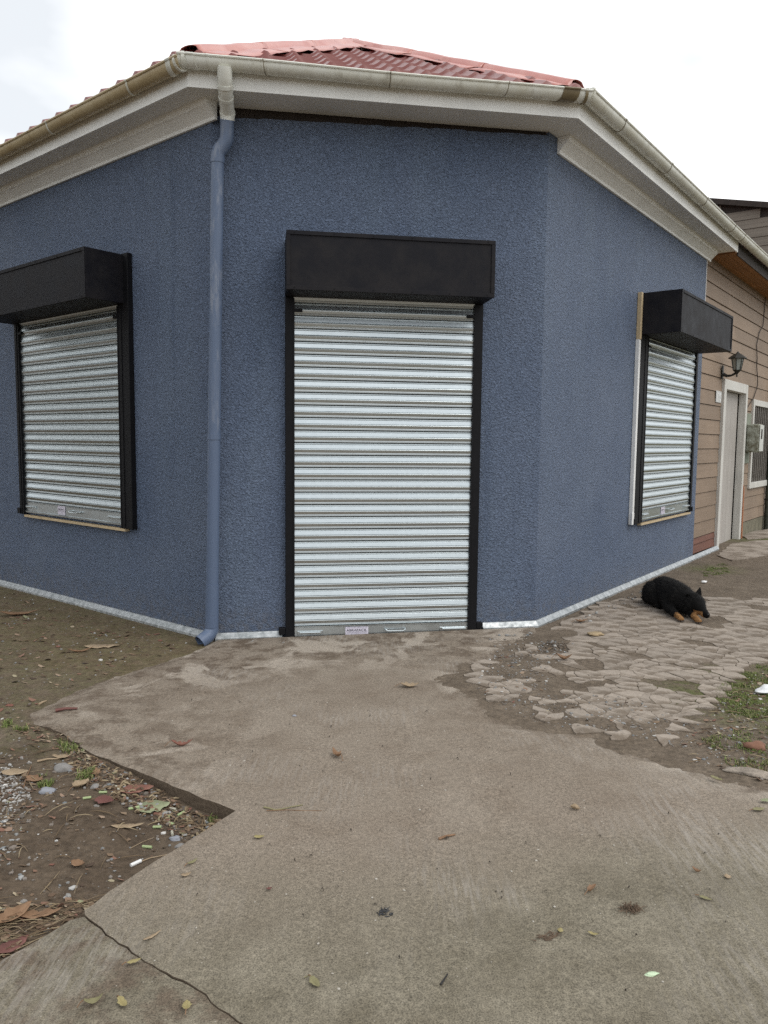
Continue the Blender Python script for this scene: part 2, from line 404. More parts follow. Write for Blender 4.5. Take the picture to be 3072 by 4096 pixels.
# downpipe: white outlet and offset, blue collar, elbow, pipe and shoe
PF = lambda s, o, z: A+T*s+nF*o+Z*z
wp = [PF(.128, .385, 4.235), PF(.128, .365, 4.17), PF(.13, .33, 4.125), PF(.131, .25, 4.085), PF(.133, .17, 4.06), PF(.135, .115, 4.03), PF(.133, .10, 3.985)]
MB().tube(wp, .053, 16).obj('pipe_elbow', GUT_WHITE, shop, smooth=True)
e0 = bpy.data.objects[-1] if False else None
for i, (q, rr, mm) in enumerate(((2, .057, GUT_WHITE), (3, .0565, GUT_WHITE), (5, .058, GUT_WHITE))):
    d = (wp[q]-wp[q-1]).normalized()
    MB().tube([wp[q]-d*.012, wp[q]+d*.012], rr, 16).obj('pipe_collar', mm, shop, smooth=True)
top = PF(.058, .088, 3.73); base = PF(-.022, .088, .10)
MB().tube([PF(.132, .098, 3.99), PF(.130, .093, 3.90), PF(.126, .09, 3.85), PF(.100, .088, 3.80), PF(.068, .088, 3.765), top, top+(base-top).normalized()*.05], .053, 16).obj('pipe_elbow', BLUEPIPE, shop, smooth=True)
pipe = MB().tube([top, top.lerp(base, .3), top.lerp(base, .65), base], .049, 20).obj('downpipe', BLUEPIPE, shop, smooth=True)
for t in (.004, .575, .955): MB().tube([top.lerp(base, t), top.lerp(base, t+.012)], .053, 20).obj('pipe_collar', BLUEPIPE, shop, smooth=True)
MB().tube([top.lerp(base, .90), top.lerp(base, 1)], .0525, 20).obj('pipe_socket', BLUEPIPE, shop, smooth=True)
sh = [base+Z*.02, base+Z*-.01, base+Vector((-.02, -.03, -.045)), base+Vector((-.075, -.085, -.085))]
mb = MB().tube(sh, .055, 18, cap=False); mb.tube(sh, .050, 18, cap=False); mb.obj('pipe_shoe', BLUEPIPE, shop, smooth=True)
# white corner bead at the end of the right wall
mb = MB().box(0, .012, -.006, .05, 3.33, 3.995); o = mb.obj('corner_bead', WHITEP, shop); o.matrix_world = fr(B, Rd, nR, S_RW+.001, 0, 0)

# ------------------------------------------------------------------ roof
K = .535; EO, EZ = .375, 4.300                               # slope, eave offset and height
Ae, Be = corner_a(EO), corner_b(EO)
up = {'L': -nL, 'F': -nF, 'R': -nR}
def plane_z(seg, p):
    b = {'L': Ae, 'F': Ae, 'R': Be}[seg]; return EZ+K*(p-b).dot(up[seg])
hA = (-(nL+nF)).normalized(); hB = (-(nF+nR)).normalized()
apex = isect(Ae, hA, Be, hB); apex.z = 0
rid = (-(nL+nR)).normalized()
PITCH_X, STEP = .235, .33
def tile_sheet(seg, x0, x1, org, xd, cuts, rows=12, zo=0):
    nx = int((x1-x0)/(PITCH_X/8)); verts = []; faces = []
    ysub = [0, .02, .5, .97]
    ys = [(r+f)*STEP for r in range(rows) for f in ysub]
    for j, y in enumerate(ys):
        fr_ = (y/STEP) % 1
        step = .022*(1-fr_) if fr_ > .01 else -.004
        for i in range(nx+1):
            x = x0+(x1-x0)*i/nx; ph = (x/PITCH_X) % 1
            hump = .040*max(0, math.cos((ph-.5)*math.pi/.46))**1.3 if abs(ph-.5) < .23 else 0
            p = org+xd*x+up[seg]*y; verts.append((p.x, p.y, EZ+K*y+hump+step-.02+zo))
    for j in range(len(ys)-1):
        for i in range(nx):
            a = j*(nx+1)+i; faces.append((a, a+1, a+nx+2, a+nx+1))
    me = bpy.data.meshes.new('roof_sheet'); me.from_pydata(verts, [], faces)
    bm = bmesh.new(); bm.from_mesh(me)
    for co, no in cuts:
        bmesh.ops.bisect_plane(bm, geom=bm.verts[:]+bm.edges[:]+bm.faces[:], plane_co=co, plane_no=no, clear_outer=True)
    bm.to_mesh(me); bm.free(); auto_smooth(me, 35)
    return new_obj('roof_sheet', me, ROOF, shop)
def side(d): return Vector((-d.y, d.x, 0))
hs = side(hA); hs = hs if hs.dot(T) > 0 else -hs            # points to the F side of hip A
ht = side(hB); ht = ht if ht.dot(T) > 0 else -ht            # points to the R side of hip B
rs = side(rid); rs = rs if rs.dot(T) > 0 else -rs
tile_sheet('F', -.1, FAC+.5, Ae, T, [(Ae, -hs), (Be, ht)])
tile_sheet('L', -8.6, .2, Ae, -Ld, [(Ae, hs), (apex, rs)], 14, .014)
tile_sheet('R', -.2, 9.8, Be, Rd, [(Be, -ht), (apex, -rs)], 14)
def hip_cap(p0, p1, sL, sR, wdt=.27, seed=0, lift=.03, tilt=0):
    """folded ridge piece: a rolled crest with two dented flaps"""
    mb = MB(); secs = []; n = 16; d = p1-p0; sd_ = side(Vector((d.x, d.y, 0)).normalized())
    if sd_.dot(T) < 0: sd_ = -sd_
    for i in range(n+1):
        t = i/n; c = p0.lerp(p1, t); s = []
        for k in (-1, -.62, -.30, -.2, -.1, 0, .1, .2, .30, .62, 1):
            off = sd_*(k*wdt*(1+.10*mnoise.noise((t*3+seed, k, 1)))); q = c+off
            zf = plane_z(sR if k > 0 else sL, Vector((q.x, q.y, 0)))
            z = zf+.026+lift
            if abs(k) <= .3: z = max(z, c.z+.055*math.sqrt(max(0, 1-(k/.32)**2))+.01+lift) if abs(k) < .3 else z
            z += .022*mnoise.noise((t*3.3+seed*7, k*1.3, seed))*(1 if abs(k) > .25 else .4)
            if abs(k) == 1: z -= .012*(1+mnoise.noise((t*7+seed, k, 3)))
            s.append(Vector((q.x, q.y, z+tilt*(t-.5))))
        secs.append(s)
    mb.loft(secs, False); o = mb.obj('hip_cap', RIDGE, shop, smooth=True)
    sm = o.modifiers.new('th', 'SOLIDIFY'); sm.thickness = .003
    return o
def on_hip(e, h, t): p = e+h*t; return Vector((p.x, p.y, plane_z('F', p)))
lA = (apex-Ae).length; lB = (apex-Be).length
for e, h, l, a, b in ((Ae, hA, lA, 'L', 'F'), (Be, hB, lB, 'F', 'R')):
    cuts = [.10, .32*l, .63*l, l+.05]
    for i in range(3): hip_cap(on_hip(e, h, cuts[i]), on_hip(e, h, cuts[i+1]+.06), a, b, .30 if a == 'L' else .24, i+(5 if a == 'F' else 0), .010*i, .008)
pz = plane_z('F', apex)
r0 = apex+Z*pz; r1 = r0+rid*6; hip_cap(r0, Vector((r1.x, r1.y, plane_z('L', r1))), 'L', 'R', .24, 9)

# ------------------------------------------------------------------ roller shutters
PIT = .0995
SP = [(0, -.006), (.02, .004), (.06, .0078), (.10, .0082), (.135, .0045), (.165, .0070), (.46, .0128), (.485, .0090), (.515, .0148), (.55, .0165), (.62, .0158), (.72, .0128), (.80, .0104), (.84, .0114), (.88, .0102), (.91, .0108), (.95, .0080), (.975, .002), (1.0, -.006)]
def slat_mesh(wd):
    mb = MB(); mb.loft([[(x, -o, -t*PIT) for t, o in SP] for x in (-wd/2, wd/2)], False)
    me = mb.mesh('slat'); bm = bmesh.new(); bm.from_mesh(me); bmesh.ops.recalc_face_normals(bm, faces=bm.faces)
    for f in bm.faces:
        if f.normal.y > 0: f.normal_flip()
    bm.to_mesh(me); bm.free(); auto_smooth(me, 24); me.materials.append(GALV); return me
def text_mesh(txt, wd, ht, m, parent, loc, name='lettering', bold=0):
    cu = bpy.data.curves.new('lettering', 'FONT'); cu.body = txt; cu.size = 1; cu.align_x = 'LEFT'; cu.offset = bold
    t = bpy.data.objects.new('tmp', cu); COL.objects.link(t)
    dg = bpy.context.evaluated_depsgraph_get(); me = bpy.data.meshes.new_from_object(t.evaluated_get(dg))
    bpy.data.objects.remove(t)
    co = np.array([v.co[:] for v in me.vertices]); mn, mxv = co.min(0), co.max(0)
    for v in me.vertices:
        v.co = ((v.co.x-mn[0])/(mxv[0]-mn[0])*wd, -.0, (v.co.y-mn[1])/(mxv[1]-mn[1])*ht)
    me.materials.clear()
    o = new_obj(name, me, m, parent); o.location = loc; return o
def shutter(label, M4, x0, x1, z0, z1, jl, jr, bx0, bx1, bz0, bz1, bd, jz_l, jz_r, jd=.055, st_ext=True, door=False, slat_o=.022):
    """local x along the wall, y into it; slats x0..x1, rail outer edges jl/jr, hood bx0..bx1"""
    sh_ = empty('roller_shutter', None, label, 'roller shutter', 'roller shutters closed on the blue shop', M4)
    xm = (x0+x1)/2; me = slat_mesh(x1-x0+.03)
    BAR = .118
    n = int(math.ceil((z1+.12-(z0+BAR))/PIT)); zt = z0+BAR+n*PIT
    for i in range(n):
        o = bpy.data.objects.new('slat', me); COL.objects.link(o); o.parent = sh_
        o.location = (xm+random.uniform(-.0015, .0015), -slat_o-random.uniform(0, .0012), zt-i*PIT); o.rotation_euler = (random.uniform(-.014, .014), random.uniform(-.0006, .0006), 0)
    # bottom bar with lip
    mb = MB(); pr = [(-slat_o-.004, 0), (-slat_o-.020, .004), (-slat_o-.020, .020), (-slat_o-.010, .024), (-slat_o-.008, BAR-.014), (-slat_o-.013, BAR-.010), (-slat_o-.013, BAR-.002), (-slat_o-.002, BAR)]
    mb.loft([[(x, y, z0+z) for y, z in pr] for x in (x0-.012, x1+.012)], True)
    bar = mb.obj('bottom_bar', GALV, sh_)
    yb = -slat_o-.012
    for xa, xb in ((x0+.03, x0+.24), (x1-.25, x1-.01)):     # sliding latches
        lt = MB().box(xa, xb, yb-.006, yb+.003, z0+.048, z0+.078).obj('latch', GALV, bar, bevel=.002)
        m3 = MB().tube([(xa+.02, yb-.012, z0+.066), (xb-.02, yb-.012, z0+.066)], .007, 8).obj('latch_bolt', GALV, bar, smooth=True)
    hx = xm+.02
    MB().tube([(hx, yb, z0+.075), (hx+.005, yb-.03, z0+.074), (hx+.02, yb-.036, z0+.066), (hx+.15, yb-.036, z0+.066), (hx+.165, yb-.03, z0+.074), (hx+.17, yb, z0+.075)], .006, 8).obj('pull_handle', GALV, bar, smooth=True)
    # sticker with its printing
    sw, shh = (.19, .075) if door else (.14, .085)
    sx = (xm-.31) if door else (xm-.24 if jl < -2 else xm-.22)
    stx = MB().box(0, sw, -.0006, .0006, 0, shh).obj('sticker', STICK, sh_); stx.location = (sx, yb-.0012, z0+.026)
    text_mesh('CORTINAS METALICAS', sw*.9, .009, INKP, stx, (sw*.04, -.001, shh*.83))
    text_mesh('ABRAFACIL', sw*.90, .019, INK, stx, (sw*.04, -.001, shh*.50), bold=.02)
    MB().box(sw*.04, sw*.95, -.0012, 0, shh*.42, shh*.445).obj('lettering', INK, stx)
    text_mesh('czabrafacil@gmail.com', sw*.86, .012, INKP, stx, (sw*.06, -.001, shh*.24))
    text_mesh('2 46 75 58   9 89 58 29 45', sw*.86, .008, INKP, stx, (sw*.06, -.001, shh*.08))
    # guide rails: face plate and the return beside the wall
    for a, b, jz, sg in ((jl, x0+.004, jz_l, 1), (x1-.004, jr, jz_r, -1)):
        ra = MB().box(a, b, -jd, -.001, z0-.02, jz).obj('guide_rail', BLACK_RAIL, sh_, bevel=.003)
        inner = b if sg > 0 else a
        MB().box(inner-.006, inner+.006, -jd-.004, -jd-.0005, z0-.018, bz0-.01).obj('rail_lip', BLACK_RAIL, ra)
        if abs(b-a) > .08:
            xx = a+(b-a)*(.35 if sg < 0 else .6)
            MB().box(xx-.004, xx+.004, -jd-.006, -jd-.0005, z0-.01, bz0-.01).obj('rail_lip', BLACK_RAIL, ra)
        if door:
            e = a-.055 if sg > 0 else b+.055
            MB().box(min(a-.002, e) if sg > 0 else b+.002, a-.002 if sg > 0 else e, -.05, -.004, .028, .082).obj('floor_lug', BLACK_RAIL, ra, bevel=.003)
        else:
            e0, e1 = (a-.03, a+.03) if sg > 0 else (b-.03, b+.02)
            MB().box(e0, e1, -jd-.014, -jd-.001, z0-.015, z0+.045).obj('rail_bolt_bracket', BLACK_RAIL, ra, bevel=.003)
        ix = x0-.0 if sg > 0 else x1
        MB().box(min(ix, ix+sg*.072), max(ix, ix+sg*.072), -slat_o-.034, -slat_o-.018, bz0-.115, bz0-.088).obj('stop_block', BLACK_RAIL, sh_, bevel=.003)
    # hood: five sheets, angle-iron frame round the front
    hb = MB().box(bx0, bx1, -bd, -.001, bz0, bz1).obj('hood', BLACK, sh_, bevel=.004)
    ew, eo = .030, .009
    for q in ((bx0, bx1, bz1-ew, bz1), (bx0, bx1, bz0, bz0+ew), (bx0, bx0+ew, bz0+ew+.0005, bz1-ew-.0005), (bx1-ew, bx1, bz0+ew+.0005, bz1-ew-.0005)):
        MB().box(q[0], q[1], -bd-eo, -bd-.0003, q[2], q[3]).obj('frame_strip', BLACK, hb, bevel=.0015)
    mb = MB()
    for i in range(6):
        for zz in (bz0+ew*.5, bz1-ew*.5):
            x = bx0+.06+(bx1-bx0-.12)*i/5; mb.tube([(x, -bd-eo+.001, zz), (x, -bd-eo-.003, zz)], .005, 6)
    mb.obj('frame_screws', BLACK_RAIL, hb)['kind'] = 'stuff'
    return sh_
shutter('tall galvanised roller shutter down over the doorway in the chamfered corner, black hood above', fr(A, T, nF), .625, 2.098, -.028, 2.71, .562, 2.163, .562, 2.163, 2.717, 3.145, .3425, 2.716, 2.716, .05, True, True)
s2 = shutter('galvanised roller shutter over the window left of the downpipe, black hood cut by picture edge', fr(A, -Ld, nL), -3.098, -1.245, .82, 2.755, -3.185, -1.08, -3.2, -1.147, 2.763, 3.176, .395, 2.762, 3.185, .05, True)
s3 = shutter('galvanised roller shutter over the window on the right wall with white batten at its side', fr(B, Rd, nR), 2.478, 4.33, .748, 2.75, 2.25, 4.40, 2.265, 4.385, 2.757, 3.19, .435, 2.756, 2.756, .045, True)
MB().box(-3.09, -1.2, -.05, -.002, .775, .797).obj('sill_strip', OCHRE, s2)
MB().box(2.47, 4.36, -.05, -.002, .702, .724).obj('sill_strip', OCHRE, s3)
b = MB().box(2.195, 2.246, -.043, -.001, .73, 2.70).obj('batten', WHITEP, s3, bevel=.003)
MB().box(2.17, 2.235, -.050, -.0435, .73, .86).obj('batten_offcut', WHITEP, s3, bevel=.003)
MB().box(2.205, 2.249, -.047, -.001, 2.703, 3.19).obj('pine_batten', OCHRE, s3, bevel=.003)
mb = MB(); rng = random.Random(3)

# ------------------------------------------------------------------ neighbouring clapboard house
OFF = -.06
house = empty('clapboard_house', B+Rd*6.5, 'tan clapboard house adjoining the blue shop, with pale door and barred window', 'house')
HM = fr(B, Rd, nR, 0, OFF, 0); HI = Matrix.Translation(house.location).inverted()
def hput(o, M4=None): o.parent = house; o.matrix_local = HI @ (M4 or HM); return o
H_END = 10.4
hput(MB().box(S_RW-.3, H_END, .112, .25, -.3, 4.30).obj('backing_wall', DARK, None))
rows = [.096, .222, .313]
z = .313
while z < 4.1: z += .2045; rows.append(z)
DX0, DX1, DZ1 = 6.02, 7.50, 2.56       # door surround outer
WX0, WX1, WZ0, WZ1 = 7.985, 9.64, .868, 2.36
def board(x0, x1, z0, z1, m, tilt=.014):
    j = random.uniform(-.002, .002)
    mb = MB(); mb.add([(x0, -tilt-j, z0), (x1, -tilt-j, z0), (x1, -.001-j, z1-.001), (x0, -.001-j, z1-.001), (x0, .011, z0), (x1, .011, z0), (x1, .011, z1-.001), (x0, .011, z1-.001)],
                      [(0,1,2,3), (0,4,5,1), (3,2,6,7), (0,3,7,4), (1,5,6,2)])
    return hput(mb.obj('clapboard', m, None))
for i in range(len(rows)-1):
    z0, z1 = rows[i]+.006, rows[i+1]
    if i < 2: z1 -= .004
    xe = H_END; m = CLAP_RED if i < 2 else CLAP
    spans = [(S_RW-.3, xe)]
    cuts = []
    if z0 < DZ1: cuts.append((DX0, DX1))
    if z0 < WZ1 and z1 > WZ0: cuts.append((WX0, WX1))
    cur = S_RW-.3
    for c0, c1 in cuts+[(xe, xe)]:
        if c0-cur > .05:
            # butt joints in long runs
            jx = [cur]
            if c0-cur > 2.4: jx.append(cur+(c0-cur)*random.uniform(.35, .65))
            jx.append(c0)
            for a, b in zip(jx[:-1], jx[1:]): 
                if not (i < 2 and a > 7): board(a+.002, b-.002, z0, z1, m)
        cur = c1
    if z0 < DZ1 < z1-.03: board(DX0+.002, DX1-.002, DZ1+.002, z1, m)
    if z0 < WZ0-.03 and z1 > WZ0: board(WX0+.002, WX1-.002, z0, WZ0-.002, m)
    if z0 < WZ1 < z1-.03: board(WX0+.002, WX1-.002, WZ1+.002, z1, m)
hput(MB().box(7.5, H_END, -.008, .011, -.05, .305).obj('foundation', FOUND, None))
# door: surround, recessed planks
FW = .125
dr = hput(MB().box(DX0, DX0+FW, -.05, .06, -.02, DZ1).obj('door_frame', WHITEWOOD, None, bevel=.004))
hput(MB().box(DX1-FW+.02, DX1, -.05, .06, -.02, DZ1).obj('door_frame', WHITEWOOD, None, bevel=.004))
hput(MB().box(DX0+FW+.001, DX1-FW+.019, -.05, .06, DZ1-.145, DZ1).obj('door_frame', WHITEWOOD, None, bevel=.004))
door = hput(MB().box(DX0+FW+.002, DX1-FW+.018, .075, .10, 0, DZ1-.147).obj('door', DOORWOOD, None))
xx = DX0+FW+.01
for wd in (.16, .21, .19, .22, .20, .18):
    x1 = min(xx+wd, DX1-FW+.015)
    p = MB().box(xx, x1-.006, .058, .0745, .025, DZ1-.15).obj('door_plank', DOORWOOD, door, bevel=.003); xx = x1
MB().tube([(6.36, .058, 1.05), (6.36, .02, 1.05)], .022, 10).obj('door_knob', IRON, door, smooth=True)
hput(MB().box(DX0-.01, DX1+.02, -.16, .07, -.10, .045).obj('door_step', simple('worn_step', (.20, .15, .115), .85, 0, .3, 6), None, bevel=.01))
# barred window
WF = .10
wn = hput(MB().box(WX0+WF, WX1-WF, .06, .07, WZ0+WF, WZ1-WF).obj('window', GLASS, None))
for q in ((WX0, WX0+WF, WZ0, WZ1), (WX1-WF, WX1, WZ0, WZ1), (WX0+WF+.001, WX1-WF-.001, WZ0, WZ0+WF), (WX0+WF+.001, WX1-WF-.001, WZ1-WF, WZ1)):
    MB().box(q[0], q[1], -.045, .055, q[2], q[3]).obj('window_frame', WHITEWOOD, wn, bevel=.004)
bx = WX0+WF+.05
while bx < WX1-WF-.02:
    MB().box(bx, bx+.03, -.024, .0, WZ0+WF+.002, WZ1-WF-.002).obj('bar', BARS, wn); bx += .15
for zz in (WZ0+.3, (WZ0+WZ1)/2, WZ1-.3): MB().box(WX0+WF+.002, WX1-WF-.002, .001, .012, zz, zz+.025).obj('bar', BARS, wn)
# eave of the house: rusty soffit, fascia
hput(MB().box(4.90, H_END, -.335, .05, 4.130, 4.146).obj('eave_soffit', RUSTWOOD, None))
for i in range(3):
    hput(MB().box(5.06, H_END, -.335+i*.115, -.335+i*.115+.11, 4.117, 4.129).obj('soffit_board', RUSTWOOD, None))
hput(MB().box(5.10, H_END, -.352, -.337, 4.09, 4.25).obj('eave_fascia', DARK, None))
# hanging cable on the wall
pts = [(8.424, 3.614), (8.163, 3.463), (8.03, 3.263), (8.12, 3.038), (8.115, 2.914), (8.24, 2.725), (8.266, 2.603), (8.027, 2.387), (7.614, 2.21)]
pts = [(8.50, 4.1)]+pts
cab = MB().tube([(a, -.026, b) for a, b in pts], .007, 6).obj('cable', DARK, None, smooth=True)
cab.matrix_world = HM; cab['label'] = 'thin dark cable hanging loosely down the clapboards between door and barred window'; cab['category'] = 'cable'
# wall lantern
wl = empty('wall_lantern', None, 'old dark iron wall lantern on a bracket above the pale door', 'wall lamp', None, fr(B, Rd, nR, 5.94, OFF+.02, 2.60)); wl.scale = (.86, .86, .84)
MB().box(-.045, .045, -.018, 0, -.06, .17).obj('back_plate', IRON, wl, bevel=.006)
MB().tube([(0, -.02, .02), (0, -.08, -.01), (0, -.15, -.005), (0, -.215, .03)], [.032, .024, .018, .022], 8).obj('bracket_arm', IRON, wl, smooth=True)
def lathe(mb, prof, c, n=6, rot=0):
    secs = [[(c[0]+r*math.cos(2*math.pi*k/n+rot), c[1]+r*math.sin(2*math.pi*k/n+rot), c[2]+z) for k in range(n)] for r, z in prof]
    return mb.loft(secs, True)
lc = (0, -.235, .04)
lathe(MB(), [(.012, -.075), (.016, -.05), (.008, -.04), (.03, 0), (.062, .03), (.066, .042)], lc).obj('lamp_base', IRON, wl)
lathe(MB(), [(.058, .044), (.092, .232)], lc).obj('lamp_glass', LGLASS, wl)
cage = MB()
for k in range(6):
    a = 2*math.pi*k/6; cage.tube([(lc[0]+.062*math.cos(a), lc[1]+.062*math.sin(a), lc[2]+.04), (lc[0]+.096*math.cos(a), lc[1]+.096*math.sin(a), lc[2]+.235)], .007, 5)
cage.obj('lamp_cage', IRON, wl)
lathe(MB(), [(.098, .230), (.155, .236), (.150, .246), (.075, .300), (.03, .325), (.02, .34), (.012, .352)], lc, 6).obj('lamp_cap', IRON, wl)
# house number
nb = empty('house_number', None, 'small white house number plate left of the pale door', 'number plate', None, fr(B, Rd, nR, 5.665, OFF+.018, 2.205))
MB().box(0, .29, -.008, 0, 0, .165).obj('plate', simple('weathered_white_plate', (.52, .52, .50), .6, 0, .2, 14), nb, bevel=.003)
text_mesh('190', .25, .125, WHITEP, nb, (.02, -.0095, .02), 'numerals', .03)
# meter box
mtr = empty('meter_box', None, 'mouldy pale electricity meter box on a board between door and barred window', 'meter box', None, fr(B, Rd, nR, 7.56, OFF, 1.30))
MB().box(-.03, .36, -.03, -.016, 0, .82).obj('back_board', simple('greenish_board', (.20, .22, .17), .8, 0, .3, 8), mtr, bevel=.003)
mbx = MB().box(.02, .32, -.235, -.0305, .185, .64).obj('meter_case', METER, mtr, bevel=.02)
MB().box(.03, .31, -.242, -.2355, .20, .625).obj('meter_door', simple('pale_meter_door', (.55, .56, .52), .5, 0, .15, 12), mtr, bevel=.004)
MB().box(.10, .20, -.2435, -.2421, .40, .56).obj('meter_window', DARK, mtr)
# conduit
cd = MB().tube([(7.575, -.045, .0), (7.575, -.042, .5), (7.575, -.04, .90), (7.555, -.032, .935), (7.53, -.018, .94)], .017, 10).obj('conduit_pipe', CONDUIT, None, smooth=True)
cd.matrix_world = HM; cd['label'] = 'thin orange plastic conduit rising from the ground below the meter box'; cd['category'] = 'pipe'
dp = empty('drain_post', None, 'dark mossy drainpipe at the far end of the clapboard house, at picture edge', 'drainpipe', None, fr(B, Rd, nR, 9.42, OFF+.07, .0))
MB().tube([(0, 0, 0), (0, 0, 4.0)], .05, 10).obj('pipe', simple('mossy_dark_pipe', (.045, .05, .035), .7, 0, .4, 9), dp, smooth=True)
for zz in (.6, 2.2, 3.4): MB().tube([(0, 0, zz), (0, 0, zz+.03)], .058, 10).obj('clamp', IRON, dp, smooth=True)

# ------------------------------------------------------------------ weathered house beyond
far = empty('weathered_house', B+Rd*11, 'weathered grey plank gable of a taller house rising beyond the gutter', 'house')
FI = Matrix.Translation(far.location).inverted()
GM = Matrix((nR, Rd, Z)).transposed().to_4x4(); GM.translation = B+Rd*11     # local x outwards to the street, y away
def fput(o): o.parent = far; o.matrix_local = FI @ GM; return o
def rz_(x): return 6.50-.245*(x+1.634)+.0
fput(MB().add([(-6, .03, 0), (-.45, .03, 0), (-.45, .03, rz_(-.45)), (-3.4, .03, rz_(-3.4)), (-6, .03, rz_(-3.4)-.6), (-6, 5, 0), (-.45, 5, 0), (-.45, 5, rz_(-.45)), (-3.4, 5, rz_(-3.4)), (-6, 5, rz_(-3.4)-.6)],
            [(0,1,2,3,4), (5,9,8,7,6), (1,6,7,2), (0,4,9,5)]).obj('wall', DARK, None))
zl = [3.9+.183*i for i in range(18)]
for z0 in zl:
    z1 = z0+.18; xl = -5.5
    xr = -.45
    if rz_(xr) < z1: xr = min(xr, -1.634-(z1-6.50)/.245)
    if xr < -3.2: continue
    fput(MB().add([(xl, -.018, z0), (xr, -.018, z0), (xr, -.003, z1), (xl, -.003, z1), (xl, .029, z0), (xr, .029, z0), (xr, .029, z1), (xl, .029, z1)], [(0,1,2,3), (0,4,5,1), (1,5,6,2), (3,2,6,7)]).obj('plank', GREYWOOD, None))
fput(MB().add([(-3.4, -.12, rz_(-3.4)), (-.2, -.12, rz_(-.2)), (-.2, 5.2, rz_(-.2)), (-3.4, 5.2, rz_(-3.4)), (-3.4, -.12, rz_(-3.4)+.11), (-.2, -.12, rz_(-.2)+.11), (-.2, 5.2, rz_(-.2)+.11), (-3.4, 5.2, rz_(-3.4)+.11),
            ], [(0,1,2,3), (4,7,6,5), (0,4,5,1), (1,5,6,2), (2,6,7,3), (3,7,4,0)]).obj('roof', DARK, None))
# ------------------------------------------------------------------ ground, walkway, old pavement
PIT_E1 = [tuple(gp(*p)) for p in ((150, 2925), (362, 3018), (640, 3130), (943, 3253))]
PIT_E2 = [tuple(gp(*p)) for p in ((943, 3253), (753, 3374), (542, 3506), (338, 3651), (163, 3760), (0, 3850))]
PIT_E2.append((PIT_E2[-1][0]-1.4, PIT_E2[-1][1]-.95))
PA = [gp(*p) for p in ((802, 2592), (723, 2625), (603, 2662), (480, 2695), (356, 2734), (211, 2812), (120, 2852), (135, 2895), (241, 2935), (362, 3018))]
ARC = [tuple(gp(*p)) for p in ((1850, 2850), (2060, 2880), (2230, 2898), (2440, 2936), (2660, 3006), (2775, 3040), (2960, 3098), (3082, 3130), (3300, 3200))]
ARC_W = [tuple(gp(*p)) for p in ((1120, 2690), (1320, 2720), (1482, 2739), (1723, 2799), (2000, 2883))]
RP_ = [tuple(gp(*p)) for p in ((2165, 2535), (2300, 2466), (2440, 2398), (2610, 2318), (2700, 2296), (2870, 2312), (3000, 2318), (3180, 2350), (3180, 2600), (3072, 2640), (2995, 2688), (2905, 2745), (2858, 2806), (2800, 2860), (2766, 2905), (2740, 2990), (2600, 2975), (2400, 2930), (2250, 2905), (2060, 2850), (1960, 2800), (1930, 2740), (1830, 2700), (1900, 2660), (2010, 2620))]
def hdirt(x, y):
    x = np.asarray(x, float); y = np.asarray(y, float)
    z = .0115*x+.006 + .016*(fbm(x, y, 1.6, 4)-.5) + .010*(fbm(x+9, y, 9, 3)-.5)+.006*(fbm(x, y+4, 40, 2)-.5)
    d1 = dist_line(x, y, PIT_E1); d2 = dist_line(x, y, PIT_E2)
    pit = (1-sstep(.05, 1.0, d1))*.042*sstep(-1.38, -.85, x)+(1-sstep(.0, .5, d2))*.012
    left = 1-sstep(-.62, -.55, x+.0*y)
    rp_ = inpoly(x, y, RP_)*np.clip(dist_line(x, y, RP_+[RP_[0]])/.15, 0, 1)
    zf = .0115*x+.006+.0045+.010*(fbm(x, y, 2.2, 3)-.5)+.004*(fbm(x, y, 30, 2)-.5)
    return (z-pit*left-.002)*(1-rp_)+zf*rp_
# dirt sheet: fine near the camera, joined to a coarse sheet that reaches the horizon
NT_ = NT('earth')
e = NT_; cN = e.noise(1.7, 6, .65); fN = e.noise(34, 5, .7); gN = e.noise(120, 3, .7)
base = e.mix(e.ramp(cN, (.35, 0), (.68, 1)), (.078, .056, .038), (.138, .106, .076))
sand = e.mix(e.ramp(e.noise(5, 5, .7), (.35, 0), (.7, 1)), (.120, .094, .069), (.190, .152, .115))
mossc = e.mix(e.ramp(e.noise(7, 5, .7), (.4, 0), (.65, 1)), (.122, .088, .056), (.165, .128, .084))
base = e.mix(e.attr('sand'), base, sand); base = e.mix(e.attr('moss'), base, mossc)
green = e.mix(e.ramp(e.noise(26, 4, .7), (.35, 0), (.6, 1)), (.075, .060, .028), (.10, .135, .028))
base = e.mix(e.math('MULTIPLY', e.attr('green'), e.ramp(e.noise(9, 5, .7), (.36, 0), (.54, 1))), base, green)
base = e.mix(1, base, e.ramp(fN, (.3, .62), (.7, 1.35)), 'MULTIPLY')
spk = e.voro(150, 'F1'); base = e.mix(e.math('MULTIPLY', e.ramp(spk, (.10, 1), (.22, 0)), e.ramp(e.noise(12, 4, .7), (.45, 0), (.6, .8))), base, (.30, .28, .26))
e.set(base, .95, 0, .2); b1 = e.bump(fN, .9, .012); e.bump(gN, .8, .004, b1); EARTH = e.m
xs = np.arange(-5.2, 6.4, .03); ys = np.arange(1.3, 12.6, .03)
X, Y = np.meshgrid(xs, ys, indexing='ij'); Zd = hdirt(X, Y)
WALK = PA[::-1]
nx, ny = X.shape
me = bpy.data.meshes.new('ground')
vco = np.stack([X, Y, Zd], -1).reshape(-1, 3)
ii = (np.arange(nx-1)[:, None]*ny+np.arange(ny-1)[None, :]).reshape(-1)
quads = np.stack([ii, ii+ny, ii+ny+1, ii+1], -1)
far_v = np.array([(-400, -400, .006-4.6), (400, -400, .006+4.6), (400, 400, .006+4.6), (-400, 400, .006-4.6)], float)
far_v[:, 2] = -.06
x0, x1, y0, y1 = xs[0], xs[-1], ys[0], ys[-1]
